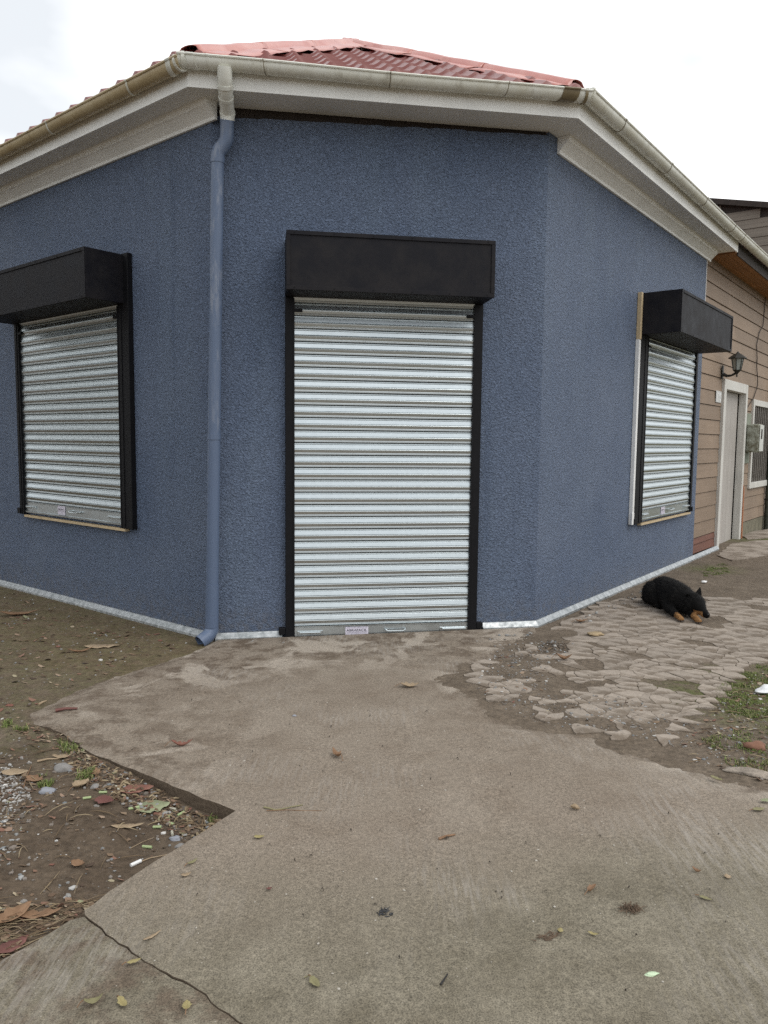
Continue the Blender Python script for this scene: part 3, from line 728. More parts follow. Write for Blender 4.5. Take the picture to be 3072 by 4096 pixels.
rim = np.array([(x0, y0, g(x0)-.02), (x1, y0, g(x1)-.02), (x1, y1, g(x1)-.02), (x0, y1, g(x0)-.02)], float)
nV = len(vco); allv = np.concatenate([vco, rim, far_v])
fq = np.array([(nV+4, nV+5, nV+1, nV), (nV+5, nV+6, nV+2, nV+1), (nV+6, nV+7, nV+3, nV+2), (nV+7, nV+4, nV, nV+3)])
allf = np.concatenate([quads, fq])
me.vertices.add(len(allv)); me.vertices.foreach_set('co', allv.astype(np.float32).ravel())
me.loops.add(allf.size); me.loops.foreach_set('vertex_index', allf.astype(np.int32).ravel())
me.polygons.add(len(allf)); me.polygons.foreach_set('loop_start', np.arange(0, allf.size, 4, dtype=np.int32)); me.polygons.foreach_set('loop_total', np.full(len(allf), 4, np.int32))
me.update(calc_edges=True)
def add_attr(me, name, arr):
    a = me.attributes.new(name, 'FLOAT', 'POINT'); a.data.foreach_set('value', np.asarray(arr, np.float32).ravel())
ax, ay = allv[:, 0], allv[:, 1]
nzb = fbm(ax, ay, 1.3, 4)
lw = (ax-A.x)*nL.x+(ay-A.y)*nL.y                              # metres out from the left wall
sandw = sstep(-.55, .1, ax-.35*(ay-4.4)+.5*(nzb-.5))
patch_l = (1-sstep(-1.5, -.7, ax))*sstep(.42, .60, fbm(ax+3, ay, .9, 4))*sstep(.5, 1.2, lw)*(ay > 3.9)
add_attr(me, 'sand', np.clip(sandw*.95+patch_l*.7, 0, 1))
add_attr(me, 'moss', (1-sstep(-1.2, -.6, ax))*sstep(3.7, 4.6, ay)*(1-.6*patch_l))
GR_C = gp(2990, 2790)
gd = np.hypot((ax-GR_C.x-.35)/.75, (ay-GR_C.y)/.55)
gr2 = gp(2840, 2275); gd2 = np.hypot((ax-gr2.x)/.5, (ay-gr2.y)/.5); gr3 = gp(3060, 2160); gd3 = np.hypot((ax-gr3.x)/.9, (ay-gr3.y)/.8)
add_attr(me, 'green', np.clip(1.5-gd*1.05, 0, 1)*1.15+np.clip(1-gd2, 0, 1)*.7+np.clip(1-gd3, 0, 1)+.22*(1-sstep(-1.3, -.9, ax))*sstep(3.5, 4, ay))
ground = new_obj('ground', me, EARTH, None, True, kind='structure')

# smooth concrete
n = NT('walkway_concrete')
bl = n.noise(.9, 5, .6); md = n.noise(4.5, 6, .65); fi = n.noise(60, 4, .7); gr_ = n.noise(210, 2, .7)
c = n.mix(n.ramp(bl, (.3, 0), (.7, 1)), (.216, .176, .137), (.272, .229, .183))
c = n.mix(n.ramp(md, (.45, 0), (.75, .7)), c, (.172, .134, .100))
sy = n.node('ShaderNodeSeparateXYZ'); n.link(n.co, sy.inputs[0])
near = n.ramp(n.math('ADD', sy.outputs['Y'], n.math('MULTIPLY', bl, .9)), (2.2, 1), (3.4, 0)) if False else None
nr = n.attr('weather')
c = n.mix(nr, c, n.mix(n.ramp(md, (.35, 0), (.65, 1)), (.148, .128, .092), (.228, .202, .154)))
c = n.mix(n.math('MULTIPLY', n.attr('film'), n.ramp(n.noise(6, 6, .7), (.42, .95), (.54, .0))), c, (.125, .094, .068))
c = n.mix(n.math('MULTIPLY', n.attr('film'), n.ramp(n.noise(2.3, 6, .6, None, .6), (.53, 0), (.585, .9))), c, (.37, .32, .265))
c = n.mix(1, c, n.ramp(fi, (.3, .72), (.7, 1.22)), 'MULTIPLY')
c = n.mix(1, c, n.ramp(gr_, (.34, .52), (.5, 1), (.68, 1.34)), 'MULTIPLY')
pits = n.voro(85, 'F1', None); c = n.mix(n.math('MULTIPLY', n.ramp(pits, (.07, 1), (.15, 0)), n.ramp(n.noise(16, 4, .7), (.50, 0), (.64, .85))), c, (.065, .052, .042))
gn = n.node('ShaderNodeNewGeometry').outputs['True Normal']; sx_ = n.node('ShaderNodeSeparateXYZ'); n.link(gn, sx_.inputs[0]); soil = n.ramp(sx_.outputs['Z'], (.3, 1), (.7, 0))
wsp = n.voro(26, 'F1', n.vec((1, 1, 0), (0, 0, .5))); c = n.mix(n.ramp(wsp, (.04, .9), (.075, 0)), c, (.36, .33, .28))
brm = n.noise(7, 5, .7, n.vec((8, .8, 1), (0, 0, math.radians(-38)))); bm_ = n.ramp(n.noise(1.1, 3, .5), (.50, 0), (.66, .55))
c = n.mix(n.math('MULTIPLY', bm_, n.ramp(brm, (.45, 0), (.65, 1))), c, (.36, .33, .295))
c = n.mix(soil, c, n.mix(n.ramp(fi, (.3, 0), (.7, 1)), (.075, .055, .038), (.15, .115, .083)))
n.set(c, n.ramp(md, (.3, .80), (.7, .95)), 0, .25)
b1 = n.bump(fi, .55, .006); b2 = n.bump(gr_, .5, .003, b1); n.bump(n.noise(9, 4, .7, n.vec((6, 1, 1), (0, 0, math.radians(-38)))), .25, .004, b2); CONC = n.m
def densify(poly, step, jit=0, closed=True):
    o = []; m_ = len(poly)
    for i in range(m_ if closed else m_-1):
        a = Vector(poly[i][:2]); b = Vector(poly[(i+1) % m_][:2]); k = max(1, int((b-a).length/step)); nv = Vector((-(b-a).y, (b-a).x)).normalized()
        for j in range(k):
            p = a.lerp(b, j/k)
            if j and jit: p = p+nv*jit*(mnoise.noise((p.x*9, p.y*9, 1))+.6*mnoise.noise((p.x*31, p.y*31, 4)))
            o.append(p)
    if not closed: o.append(Vector(poly[-1][:2]))
    return o
def sheet(name, poly, top, mat, parent, step=.06, sink=None, skirt=.12, weather=None, film=None):
    """horizontal slab: constrained triangulation of an outline, rounded worn rim and sides"""
    P = [Vector(p[:2]) for p in poly]; nb_ = len(P)
    px = np.array([p.x for p in P]); py = np.array([p.y for p in P])
    gx, gy = np.meshgrid(np.arange(px.min(), px.max(), step), np.arange(py.min(), py.max(), step))
    gx = gx.ravel()+RNG.uniform(-.3, .3, gx.size)*step; gy = gy.ravel()+RNG.uniform(-.3, .3, gy.size)*step
    ring = [tuple(p) for p in P]+[tuple(P[0])]
    ok = inpoly(gx, gy, ring[:-1]) & (dist_line(gx, gy, ring) > step*.45)
    vs_ = P+[Vector((a, b)) for a, b in zip(gx[ok], gy[ok])]
    r = geometry.delaunay_2d_cdt(vs_, [(i, (i+1) % nb_) for i in range(nb_)], [], 1, 1e-6)
    v2, fc = r[0], r[2]
    x = np.array([v.x for v in v2]); y = np.array([v.y for v in v2])
    z = .0115*x+.006+top+.006*(fbm(x, y, 1.2, 3)-.5)+.003*(fbm(x, y, 8, 3)-.5)
    d = dist_line(x, y, ring); z -= .004*(1-sstep(0, .012, d))
    if sink is not None: z = z-sink(x, y)
    mb = MB(); mb.v = [tuple(t) for t in np.stack([x, y, z], -1)]; mb.f = [tuple(f) for f in fc]
    em = {}
    for f in fc:
        for a, b in zip(f, tuple(f[1:])+(f[0],)): em[(a, b)] = em.get((a, b), 0)+1
    nv_ = len(mb.v); low = {}
    for (a, b) in list(em):
        if (b, a) not in em:
            for k in (a, b):
                if k not in low: low[k] = len(mb.v); mb.v.append((mb.v[k][0], mb.v[k][1], mb.v[k][2]-skirt))
            mb.f.append((b, a, low[a], low[b]))
    me = mb.mesh(name); bm = bmesh.new(); bm.from_mesh(me); bmesh.ops.recalc_face_normals(bm, faces=bm.faces)
    if sum(f.normal.z for f in bm.faces if abs(f.normal.z) > .7) < 0: bmesh.ops.reverse_faces(bm, faces=bm.faces)
    bm.to_mesh(me); bm.free(); auto_smooth(me, 45)
    vx = np.array([v.co[:] for v in me.vertices])
    add_attr(me, 'weather', weather(vx[:, 0], vx[:, 1]) if weather else np.zeros(len(vx)))
    add_attr(me, 'film', film(vx[:, 0], vx[:, 1]) if film else np.zeros(len(vx)))
    return new_obj(name, me, mat, parent)
walk = empty('walkway', (0, 0, 0)); walk['kind'] = 'structure'
JOINT = [tuple(gp(*p)) for p in ((338, 3672), (422, 3747), (512, 3796), (579, 3856), (693, 3922), (790, 3970), (844, 4019), (950, 4096))]
JD = (JOINT[-1][0]-JOINT[0][0], JOINT[-1][1]-JOINT[0][1]); JOINT.append((JOINT[-1][0]+JD[0]*3, JOINT[-1][1]+JD[1]*3))
arc_all = ARC_W+ARC[2:]
door_l = A+T*.05+nF*.056; door_r = A+T*2.62+nF*.056
gap = .0018
Lj = densify(JOINT, .03, .012, False)
jn = Vector((JD[1], -JD[0])).normalized()                     # perpendicular to the joint
if jn.x < 0: jn = -jn
left_edge = densify([p for p in PA], .05, .02, False)
corner_edges = densify(PIT_E1[1:], .05, .010, False)[1:]+densify(PIT_E2[:4]+[JOINT[0]], .04, .010, False)[1:-1]
front = [Vector(p) for p in arc_all]
right_rim = [tuple(gp(*p)) for p in ((2060, 2880), (2010, 2850), (1960, 2815), (1900, 2770), (1880, 2725), (1930, 2680), (2010, 2640), (2090, 2600), (2150, 2548))]
main = left_edge+corner_edges+[p+jn*(.0004+.0045*max(0, mnoise.noise((p.x*6, p.y*6, 3))+.12)) for p in Lj]+[Vector((3.6, -2.2)), Vector((4.2, 2.2)), Vector(ARC[-1])]
main = main+densify(list(reversed(ARC[1:-1])), .06, .03, False)[:-1]+densify(right_rim, .05, .035, False)+[(B+nF*.05+T*-.02).to_2d(), (A+nF*.05+T*.03).to_2d()]
FRONT = right_rim+ARC[1:]
def near_w(x, y): return np.clip(1-sstep(2.15, 3.0, y-.22*x+.5*(fbm(x, y, 1.1, 4)-.5)), 0, 1)
def film_main(x, y):
    dA = dist_line(x, y, FRONT); dW = -((x-A.x)*nF.x+(y-A.y)*nF.y)*-1; dL = dist_line(x, y, [tuple(p) for p in PA])
    return np.clip((1-sstep(.02, .42, dA+.25*(fbm(x, y, 2, 4)-.5)))*1.0+(1-sstep(.45, 1.35, dW+.5*(fbm(x, y, 1.6, 4)-.5)))+(1-sstep(.1, 1.3, dL+.4*(fbm(x, y, 2, 4)-.5)))*.9, 0, 1)
def sink_main(x, y): return .020*(1-sstep(0, .38, dist_line(x, y, FRONT)+.22*(fbm(x, y, 3, 3)-.5)))+.014*(1-sstep(0, .16, dist_line(x, y, [tuple(p) for p in PA[:8]])+.1*(fbm(x, y, 5, 3)-.5)))
sheet('slab', main, .014, CONC, walk, .06, sink_main, .12, near_w, film_main)
low = [p-jn*(.0004+.0045*max(0, mnoise.noise((p.x*7, p.y*7, 8))+.10)) for p in Lj]+[Vector((.9, -2.2)), Vector((-3, -2.2)), Vector(PIT_E2[-1])]+densify(list(reversed(PIT_E2[3:-1])), .05, .01, False)[:-1]
sheet('slab', low, .010, CONC, walk, .06, None, .12, lambda x, y: np.clip(.35+near_w(x, y), 0, 1), lambda x, y: .85*np.ones_like(x))
# cracked old pavement: Voronoi shards, each an object
pave = empty('cracked_pavement', (2, 5.5, 0)); pave['kind'] = 'structure'
n = NT('cracked_concrete')
bl = n.noise(1.2, 5, .6); fi = n.noise(45, 4, .7)
c = n.mix(n.ramp(bl, (.3, 0), (.7, 1)), (.300, .254, .210), (.372, .324, .275))
c = n.mix(n.ramp(n.noise(3.6, 6, .68, n.vec((1, 1, 0))), (.44, 0), (.60, .92)), c, (.160, .127, .096))
c = n.mix(1, c, n.ramp(n.rnd(), (0, .90), (1, 1.08)), 'MULTIPLY'); c = n.mix(1, c, n.ramp(fi, (.3, .86), (.7, 1.12)), 'MULTIPLY')
n.set(c, .9, 0, .2); n.bump(fi, .4, .005); SHARD = n.m
RP = [Vector(p) for p in RP_]
rx = [p.x for p in RP]; ry = [p.y for p in RP]
voids = [[gp(*p) for p in q] for q in (
    ((1960, 2575), (2120, 2545), (2290, 2556), (2300, 2610), (2190, 2640), (2140, 2680), (2180, 2760), (2060, 2765), (1960, 2700)),
    ((2150, 2715), (2300, 2722), (2480, 2740), (2490, 2772), (2330, 2790), (2160, 2775)),
    ((2330, 2880), (2560, 2870), (2780, 2905), (2760, 2990), (2640, 2990), (2480, 2940)),
    ((2620, 2335), (2760, 2310), (2900, 2335), (2850, 2370), (2700, 2365)))]
seeds = []
tries = 0
SA = np.zeros((600, 3)); nS = 0
while tries < 26000 and len(seeds) < 440:
    tries += 1
    x = random.uniform(min(rx), max(rx)); y = random.uniform(min(ry), max(ry))
    if not inpoly(np.array([x]), np.array([y]), RP)[0]: continue
    t = (y-4.2)/2.4
    r = .080+.17*max(0, min(1, (y-4.9)/2.2))+.05*(mnoise.noise((x*1.7, y*1.7, 5)))
    r = max(.05, r*random.choice((.4, .55, .8, 1.1, 1.7)))
    if nS == 0 or np.all((SA[:nS, 0]-x)**2+(SA[:nS, 1]-y)**2 > (.5*(SA[:nS, 2]+r))**2): seeds.append((x, y, r)); SA[nS] = (x, y, r); nS += 1
ghost = [(p.x, p.y, 0) for p in densify([RP[0]+(RP[0]-Vector((2.3, 5.3)))*.0]+[p+(p-Vector((2.2, 5.6))).normalized()*.07 for p in RP], .11, .05)]
AS = np.array(seeds+ghost)
jl1 = (gp(2149, 2535), gp(2367, 2587)); jl2 = (gp(2430, 2380), gp(3072, 2528))
def clip(poly, p, nrm):                                      # keep the side where (q-p).n <= 0
    o = []
    for i in range(len(poly)):
        a = poly[i]; b = poly[(i+1) % len(poly)]; da = (a-p).dot(nrm); db = (b-p).dot(nrm)
        if da <= 0: o.append(a)
        if da*db < 0: o.append(a+(b-a)*(da/(da-db)))
    return o
cells = []
for i, (x, y, r) in enumerate(seeds):
    c0 = Vector((x, y)); poly = [c0+Vector(q) for q in ((-.5, -.5), (.5, -.5), (.5, .5), (-.5, .5))]
    for q_ in np.argsort((AS[:, 0]-x)**2+(AS[:, 1]-y)**2)[1:22]:
        a, b = AS[q_, 0], AS[q_, 1]
        q = Vector((a, b)); d = q-c0
        poly = clip(poly, c0+d*.5, d.normalized())
        if len(poly) < 3: break
    for (a, b) in (jl1, jl2):
        d = (b-a).normalized(); nr_ = Vector((-d.y, d.x)); sgn = (c0-a).dot(nr_)
        nr_ = nr_ if sgn < 0 else -nr_
        poly = clip(poly, a-nr_*(-.0) - nr_*-.0 - nr_*.006, nr_)
    if len(poly) < 3: continue
    if any(inpoly(np.array([x]), np.array([y]), v_)[0] for v_ in voids) and random.random() < .72: continue
    if mnoise.noise((x*2.3, y*2.3, 8.1)) < -.38: continue
    # stay off the shop wall
    if (Vector((x, y, 0))-B).dot(nR) < .10: continue
    poly = clip(poly, (B+nR*.062).to_2d(), -nR.to_2d())
    dF = float(dist_line(np.array([x]), np.array([y]), FRONT)[0])
    if dF < .26 and random.random() < .38: continue
    if len(poly) < 3: continue
    cells.append((c0, poly))
cells.sort(key=lambda c: c[0].y)
for c0, poly in cells[:300]:
    # roughen the outline; neighbours that were never split stay touching
    pts = []; m_ = len(poly)
    gaps = []
    for i in range(m_):
        a, b = poly[i], poly[(i+1) % m_]; mid = (a+b)/2; nv = Vector((b.y-a.y, a.x-b.x))
        if nv.length < 1e-6: gaps.append(0); continue
        nv.normalize(); q = mid+nv*.004
        q = q if (q-c0).length > (mid-c0).length else mid-nv*.004
        k_ = int(np.argmin((AS[:, 0]-q.x)**2+(AS[:, 1]-q.y)**2)); cx_, cy_ = AS[k_, 0]+c0.x, AS[k_, 1]+c0.y
        hsh = (math.sin(cx_*127.1+cy_*311.7)*43758.5453) % 1
        gaps.append(0 if hsh < .40+.32*max(0, min(1, (c0.y-5.5)/1.1)) else .0012+.0065*((hsh*7.3) % 1)**2)
    for i in range(m_):
        a, b = poly[i], poly[(i+1) % m_]; L = (b-a).length
        if L < .004: continue
        k = max(2, min(9, int(L/.022)))
        for j in range(k):
            p = a.lerp(b, j/k); inward = (c0-p).normalized() if (c0-p).length else Vector((0, 0))
            gp_ = gaps[i] if j else .5*(gaps[i]+gaps[i-1])
            e_ = gp_*(1+1.8*mnoise.noise((p.x*23, p.y*23, 2)))+(.005 if j == 0 and gaps[i]*gaps[i-1] > 0 else 0)
            q = p+inward*max(0, min(e_, (c0-p).length*.4))
            q = q+Vector((mnoise.noise((p.x*5, p.y*5, 3.3)), mnoise.noise((p.x*5, p.y*5, 9.7))))*.07+Vector((mnoise.noise((p.x*15, p.y*15, 3.3)), mnoise.noise((p.x*15, p.y*15, 9.7))))*.024
            pts.append(q)
    if len(pts) < 5: continue
    tz = random.uniform(-.0006, .0006); tx, ty = random.uniform(-.002, .002), random.uniform(-.002, .002)
    top = [Vector((p.x-c0.x, p.y-c0.y, 0.0075+tz+.0115*(p.x-c0.x)+tx*(p.x-c0.x)+ty*(p.y-c0.y))) for p in pts]
    inn = [q*.97+Vector((0, 0, q.z*.03+.0008)) for q in top]; bot = [q+Vector((0, 0, -.03)) for q in top]
    mb = MB(); n_ = len(pts); mb.v = [tuple(q) for q in inn+top+bot]
    mb.f = [tuple(range(n_))]+[(i, i+n_, (i+1) % n_+n_, (i+1) % n_) for i in range(n_)]+[(i+n_, i+2*n_, (i+1) % n_+2*n_, (i+1) % n_+n_) for i in range(n_)]
    o = mb.obj('slab_fragment', SHARD, pave); o.location = (c0.x-2, c0.y-5.5, g(c0.x))
# far slabs near the pale door
for q in (((2868, 2222), (2925, 2178), (3000, 2165), (3110, 2160), (3120, 2215), (3000, 2232), (2930, 2245)), ((2955, 2135), (3090, 2115), (3110, 2150), (2990, 2158))):
    sheet('slab_fragment', densify([tuple(gp(*p)) for p in q], .08, .03), .012, SHARD, pave, .1, None, .05).location = (-2, -5.5, 0)

# ------------------------------------------------------------------ unseen trees added at the left, only to darken the left shutter's reflection
n = NT('tree_leaves'); isl = n.node('ShaderNodeNewGeometry').outputs['Random Per Island']; n.set(n.ramp(isl, (0, (.035, .050, .018)), (1, (.085, .105, .035))), .6); LEAVES = n.m
BARK = simple('tree_bark', (.10, .08, .06), .9, 0, .4, 8, .6, 20, .02)
for tx, ty, th, seed, tl in ((-11.5, 7.6, 7.2, 1, 'dark leafy tree added out of view to darken the left shutter reflection, the middle of three'), (-12.5, 12.5, 8.0, 2, 'tallest dark leafy tree added out of view to darken the left shutter reflection, farthest of three'), (-10.8, 3.2, 6.2, 3, 'smallest dark leafy tree added out of view to darken the left shutter reflection, nearest of three')):
    rg = random.Random(seed); tr = empty('added_tree', (tx, ty, g(tx)), tl, 'tree', 'unseen trees added for the shutter reflection')
    tk = MB(); tk.tube([(0, 0, -.2), (.05, .03, th*.2), (-.04, .1, th*.4), (.05, 0, th*.62)], [.22, .18, .14, .06], 10)
    cl_ = []
    for k in range(9):
        a = k*2.4; z0 = th*(.25+.04*k); L = th*rg.uniform(.22, .34); e_ = Vector((math.cos(a)*L, math.sin(a)*L, z0+L*.55)); tk.tube([(0, .05, z0), tuple(e_*.55+Vector((0, 0, z0*.45))), tuple(e_)], [.07, .05, .02], 6); cl_.append(e_)
    tk.obj('trunk', BARK, tr, smooth=True)
    cr_ = MB()
    for c_ in cl_+[Vector((0, 0, th*.8)), Vector((.5, .4, th*.7)), Vector((-.4, .5, th*.55))]:
        for _ in range(420):
            d = Vector((rg.gauss(0, 1), rg.gauss(0, 1), rg.gauss(0, .8))); d = d.normalized()*rg.random()**.45*th*.19; q = c_+d
            a = Vector((rg.gauss(0, 1), rg.gauss(0, 1), rg.gauss(0, .6))).normalized(); b_ = a.cross(Vector((rg.random(), rg.random(), 1))).normalized(); w_ = rg.uniform(.05, .11)
            cr_.add([q-a*w_, q+b_*w_*.5, q+a*w_, q-b_*w_*.5], [(0, 1, 2, 3)])
    co_ = new_obj('crown', cr_.mesh('crown'), LEAVES, tr)

# ------------------------------------------------------------------ gravel, litter
def stones_obj(name, n_, polys, smin, smax, m, cols=None, on=None, rng=random.Random(5)):
    mb = MB()
    ico = bmesh.new(); bmesh.ops.create_icosphere(ico, subdivisions=1, radius=1); iv = [v.co.copy() for v in ico.verts]; iff = [[v.index for v in f.verts] for f in ico.faces]; ico.free()
    for _ in range(n_):
        poly = rng.choices([p for p, w_ in polys], [w_ for p, w_ in polys])[0]
        bx = [p[0] for p in poly]; by = [p[1] for p in poly]
        for _t in range(60):
            x, y = rng.uniform(min(bx), max(bx)), rng.uniform(min(by), max(by))
            if inpoly(np.array([x]), np.array([y]), poly)[0]: break
        s = smin*(smax/smin)**(rng.random()**2.2)
        if on is not None: zz = on(x, y)
        else: zz = float(hdirt(x, y))
        a = rng.uniform(0, 6.28); ex, ey, ez = s*rng.uniform(.7, 1.3), s*rng.uniform(.55, 1), s*rng.uniform(.35, .7)
        ca, sa = math.cos(a), math.sin(a); k = rng.random()*50
        vs_ = []
        for v in iv:
            q = 1+.35*mnoise.noise((v.x*1.2+k, v.y*1.2, v.z*1.2)); X_, Y_ = v.x*ex*q, v.y*ey*q
            vs_.append((x+X_*ca-Y_*sa, y+X_*sa+Y_*ca, zz+ez*.45+v.z*ez*q))
        mb.add(vs_, iff)
    me = mb.mesh(name); o = new_obj(name, me, m, None, False, kind='stuff'); return o
n = NT('gravel_mix'); isl = n.node('ShaderNodeNewGeometry').outputs['Random Per Island']
n.set(n.ramp(isl, (0, (.10, .085, .07)), (.3, (.19, .16, .135)), (.6, (.26, .25, .235)), (.8, (.16, .175, .185)), (.93, (.42, .41, .39)), (1, (.6, .58, .55))), .9); n.bump(n.noise(90, 3), .3, .003); GRAVEL = n.m
n = NT('white_chips'); n.set((.40, .37, .32), .8); CHIPS = n.m
n = NT('lime_crumbs'); isl = n.node('ShaderNodeNewGeometry').outputs['Random Per Island']; n.set(n.ramp(isl, (0, (.28, .26, .24)), (1, (.46, .45, .43))), .9); LIME = n.m
PX = lambda *q: [gp(*p) for p in q]
pit_poly = PX((-150, 2960), (200, 2960), (350, 3035), (600, 3140), (915, 3258), (740, 3370), (520, 3505), (330, 3645), (150, 3755), (-250, 3900), (-350, 3300))
pit_edge = PX((250, 2990), (365, 3028), (640, 3142), (925, 3257), (800, 3330), (600, 3250), (300, 3120))
pit_left = PX((-200, 3080), (120, 3080), (160, 3240), (60, 3420), (-250, 3420))
gz = lambda x, y: g(x)+.001
dirt_r = PX((1960, 2580), (2290, 2560), (2300, 2640), (2190, 2660), (2200, 2780), (2500, 2790), (2780, 2900), (2760, 3000), (2480, 2950), (2150, 2890), (1990, 2820), (1900, 2760))
right_b = PX((2760, 2930), (2860, 2830), (3000, 2700), (3150, 2650), (3200, 3170), (2960, 3100), (2770, 3050))
stones_obj('gravel', 1150, [(pit_poly, 3), (pit_edge, 2), (pit_left, 2)], .003, .016, GRAVEL)
stones_obj('gravel', 1900, [(dirt_r, 4), (right_b, 2)], .003, .0135, GRAVEL)
strip_l = PX((-100, 2400), (60, 2375), (400, 2470), (780, 2575), (560, 2660), (330, 2730), (130, 2830), (110, 2900), (230, 2950), (-100, 2960))
stones_obj('gravel', 420, [(strip_l, 1)], .003, .014, GRAVEL)
stones_obj('lime_rubble', 420, [(PX((-40, 3140), (95, 3130), (125, 3185), (60, 3215), (-60, 3205)), 3), (PX((-60, 3060), (60, 3070), (70, 3130), (-60, 3130)), 2), (PX((-60, 3200), (80, 3210), (40, 3300), (-60, 3320)), 1)], .003, .011, LIME)
walk_poly = PX((700, 2750), (1700, 2850), (2900, 3150), (3072, 4096), (400, 4096), (500, 3700), (980, 3260), (500, 3000))
stones_obj('white_grit', 150, [(walk_poly, 2), (PX((2400, 3250), (2760, 3270), (2740, 3360), (2380, 3450)), .25)], .0025, .007, CHIPS, on=lambda x, y: g(x)+.0135)
stones_obj('wall_foot_rubble', 260, [(PX((2300, 2490), (2480, 2400), (2620, 2330), (2640, 2345), (2470, 2440), (2320, 2510)), 2), (PX((870, 2570), (1140, 2560), (1140, 2585), (900, 2600)), 1), (PX((1900, 2550), (2140, 2535), (2130, 2560), (1900, 2575)), 1)], .004, .018, GRAVEL, on=lambda x, y: g(x)+.009)
# soil patch: fine dark crumbs heaped by the joint
stones_obj('dark_soil', 700, [(PX((2100, 2590), (2200, 2570), (2290, 2575), (2270, 2615), (2150, 2625), (2060, 2630)), 1)], .003, .009, simple('dark_crumb', (.055, .042, .032), .95, 0, .4, 20), on=lambda x, y: g(x)+.001)

def strips(name, n_, poly, lmin, lmax, wd, m, rng, on=None, bend=.3, flat=True, ang=None):
    mb = MB(); bx = [p[0] for p in poly]; by = [p[1] for p in poly]
    for _ in range(n_):
        for _t in range(60):
            x, y = rng.uniform(min(bx), max(bx)), rng.uniform(min(by), max(by))
            if inpoly(np.array([x]), np.array([y]), poly)[0]: break
        zz = (on(x, y) if on else float(hdirt(x, y)))+.004
        a = rng.uniform(0, 6.28) if ang is None else rng.gauss(ang, .5); L = rng.uniform(lmin, lmax); w_ = wd*rng.uniform(.6, 1.6); cv = rng.uniform(-bend, bend); lift = rng.uniform(0, .012)
        pts = [(x+math.cos(a+cv*t)*L*(t-.5), y+math.sin(a+cv*t)*L*(t-.5), zz+lift*math.sin(t*3.1)) for t in (0, .33, .66, 1)]
        mb.tube(pts, [w_*.5, w_, w_*.9, w_*.4], 4)
    return new_obj(name, mb.mesh(name), m, None, False, kind='stuff')
n = NT('dry_straw'); isl = n.node('ShaderNodeNewGeometry').outputs['Random Per Island']
n.set(n.ramp(isl, (0, (.075, .048, .028)), (.55, (.17, .118, .066)), (1, (.32, .255, .16))), .85); STRAW = n.m
rg = random.Random(11)
strips('dry_straw', 190, PX((-250, 3560), (60, 3620), (230, 3590), (430, 3570), (325, 3650), (150, 3755), (-200, 3900)), .03, .14, .0014, STRAW, rg, None, .35, ang=.35)
strips('wood_chips', 260, pit_edge, .012, .05, .0042, STRAW, rg)
strips('dry_straw', 120, pit_poly, .03, .15, .0018, STRAW, rg)
strips('dry_straw', 90, right_b, .03, .12, .0022, STRAW, rg)
strips('dark_bits', 70, walk_poly, .004, .016, .0016, simple('dark_bit', (.045, .036, .028), .9), rg, lambda x, y: g(x)+.0125)
def crumbs(name, n_, polys, smin, smax, rng):
    mb = MB()
    for _ in range(n_):
        poly = rng.choices([p for p, w_ in polys], [w_ for p, w_ in polys])[0]; bx = [p[0] for p in poly]; by = [p[1] for p in poly]
        for _t in range(60):
            x, y = rng.uniform(min(bx), max(bx)), rng.uniform(min(by), max(by))
            if inpoly(np.array([x]), np.array([y]), poly)[0]: break
        zz = float(hdirt(x, y))+.003; k = rng.choice((4, 5, 6)); r = rng.uniform(smin, smax); a0 = rng.uniform(0, 6.28); st = rng.uniform(.35, .9); tx, ty = rng.gauss(0, .35), rng.gauss(0, .35)
        ps = []
        for i in range(k):
            a = a0+6.283*i/k; q = r*rng.uniform(.6, 1.2); dx, dy = math.cos(a)*q, math.sin(a)*q*st; ps.append((x+dx, y+dy, zz+max(-.002, dx*tx+dy*ty)+.002))
        mb.add(ps+[(p[0], p[1], p[2]-.0012) for p in ps], [tuple(range(k)), tuple(range(2*k-1, k-1, -1))]+[(i, i+k, (i+1) % k+k, (i+1) % k) for i in range(k)])
    return new_obj(name, mb.mesh(name), CRUMB, None, False, kind='stuff')
n = NT('leaf_crumbs'); isl = n.node('ShaderNodeNewGeometry').outputs['Random Per Island']
n.set(n.ramp(isl, (0, (.055, .036, .024)), (.35, (.13, .082, .05)), (.6, (.22, .155, .10)), (.8, (.17, .07, .05)), (.92, (.34, .27, .19)), (1, (.24, .25, .14))), .85); CRUMB = n.m
rg = random.Random(31)
crumbs('leaf_crumbs', 1000, [(pit_edge, 4), (pit_poly, 2), (pit_left, 1.5), (PX((-250, 3560), (60, 3620), (230, 3590), (430, 3570), (325, 3650), (150, 3755), (-200, 3900)), 2), (PX((100, 2890), (240, 2925), (380, 3010), (360, 3050), (200, 2990), (80, 2940)), 1.5)], .005, .019, rg)
crumbs('leaf_crumbs', 260, [(strip_l, 1)], .006, .03, rg)
crumbs('leaf_crumbs', 330, [(right_b, 3), (dirt_r, 1)], .005, .020, rg)
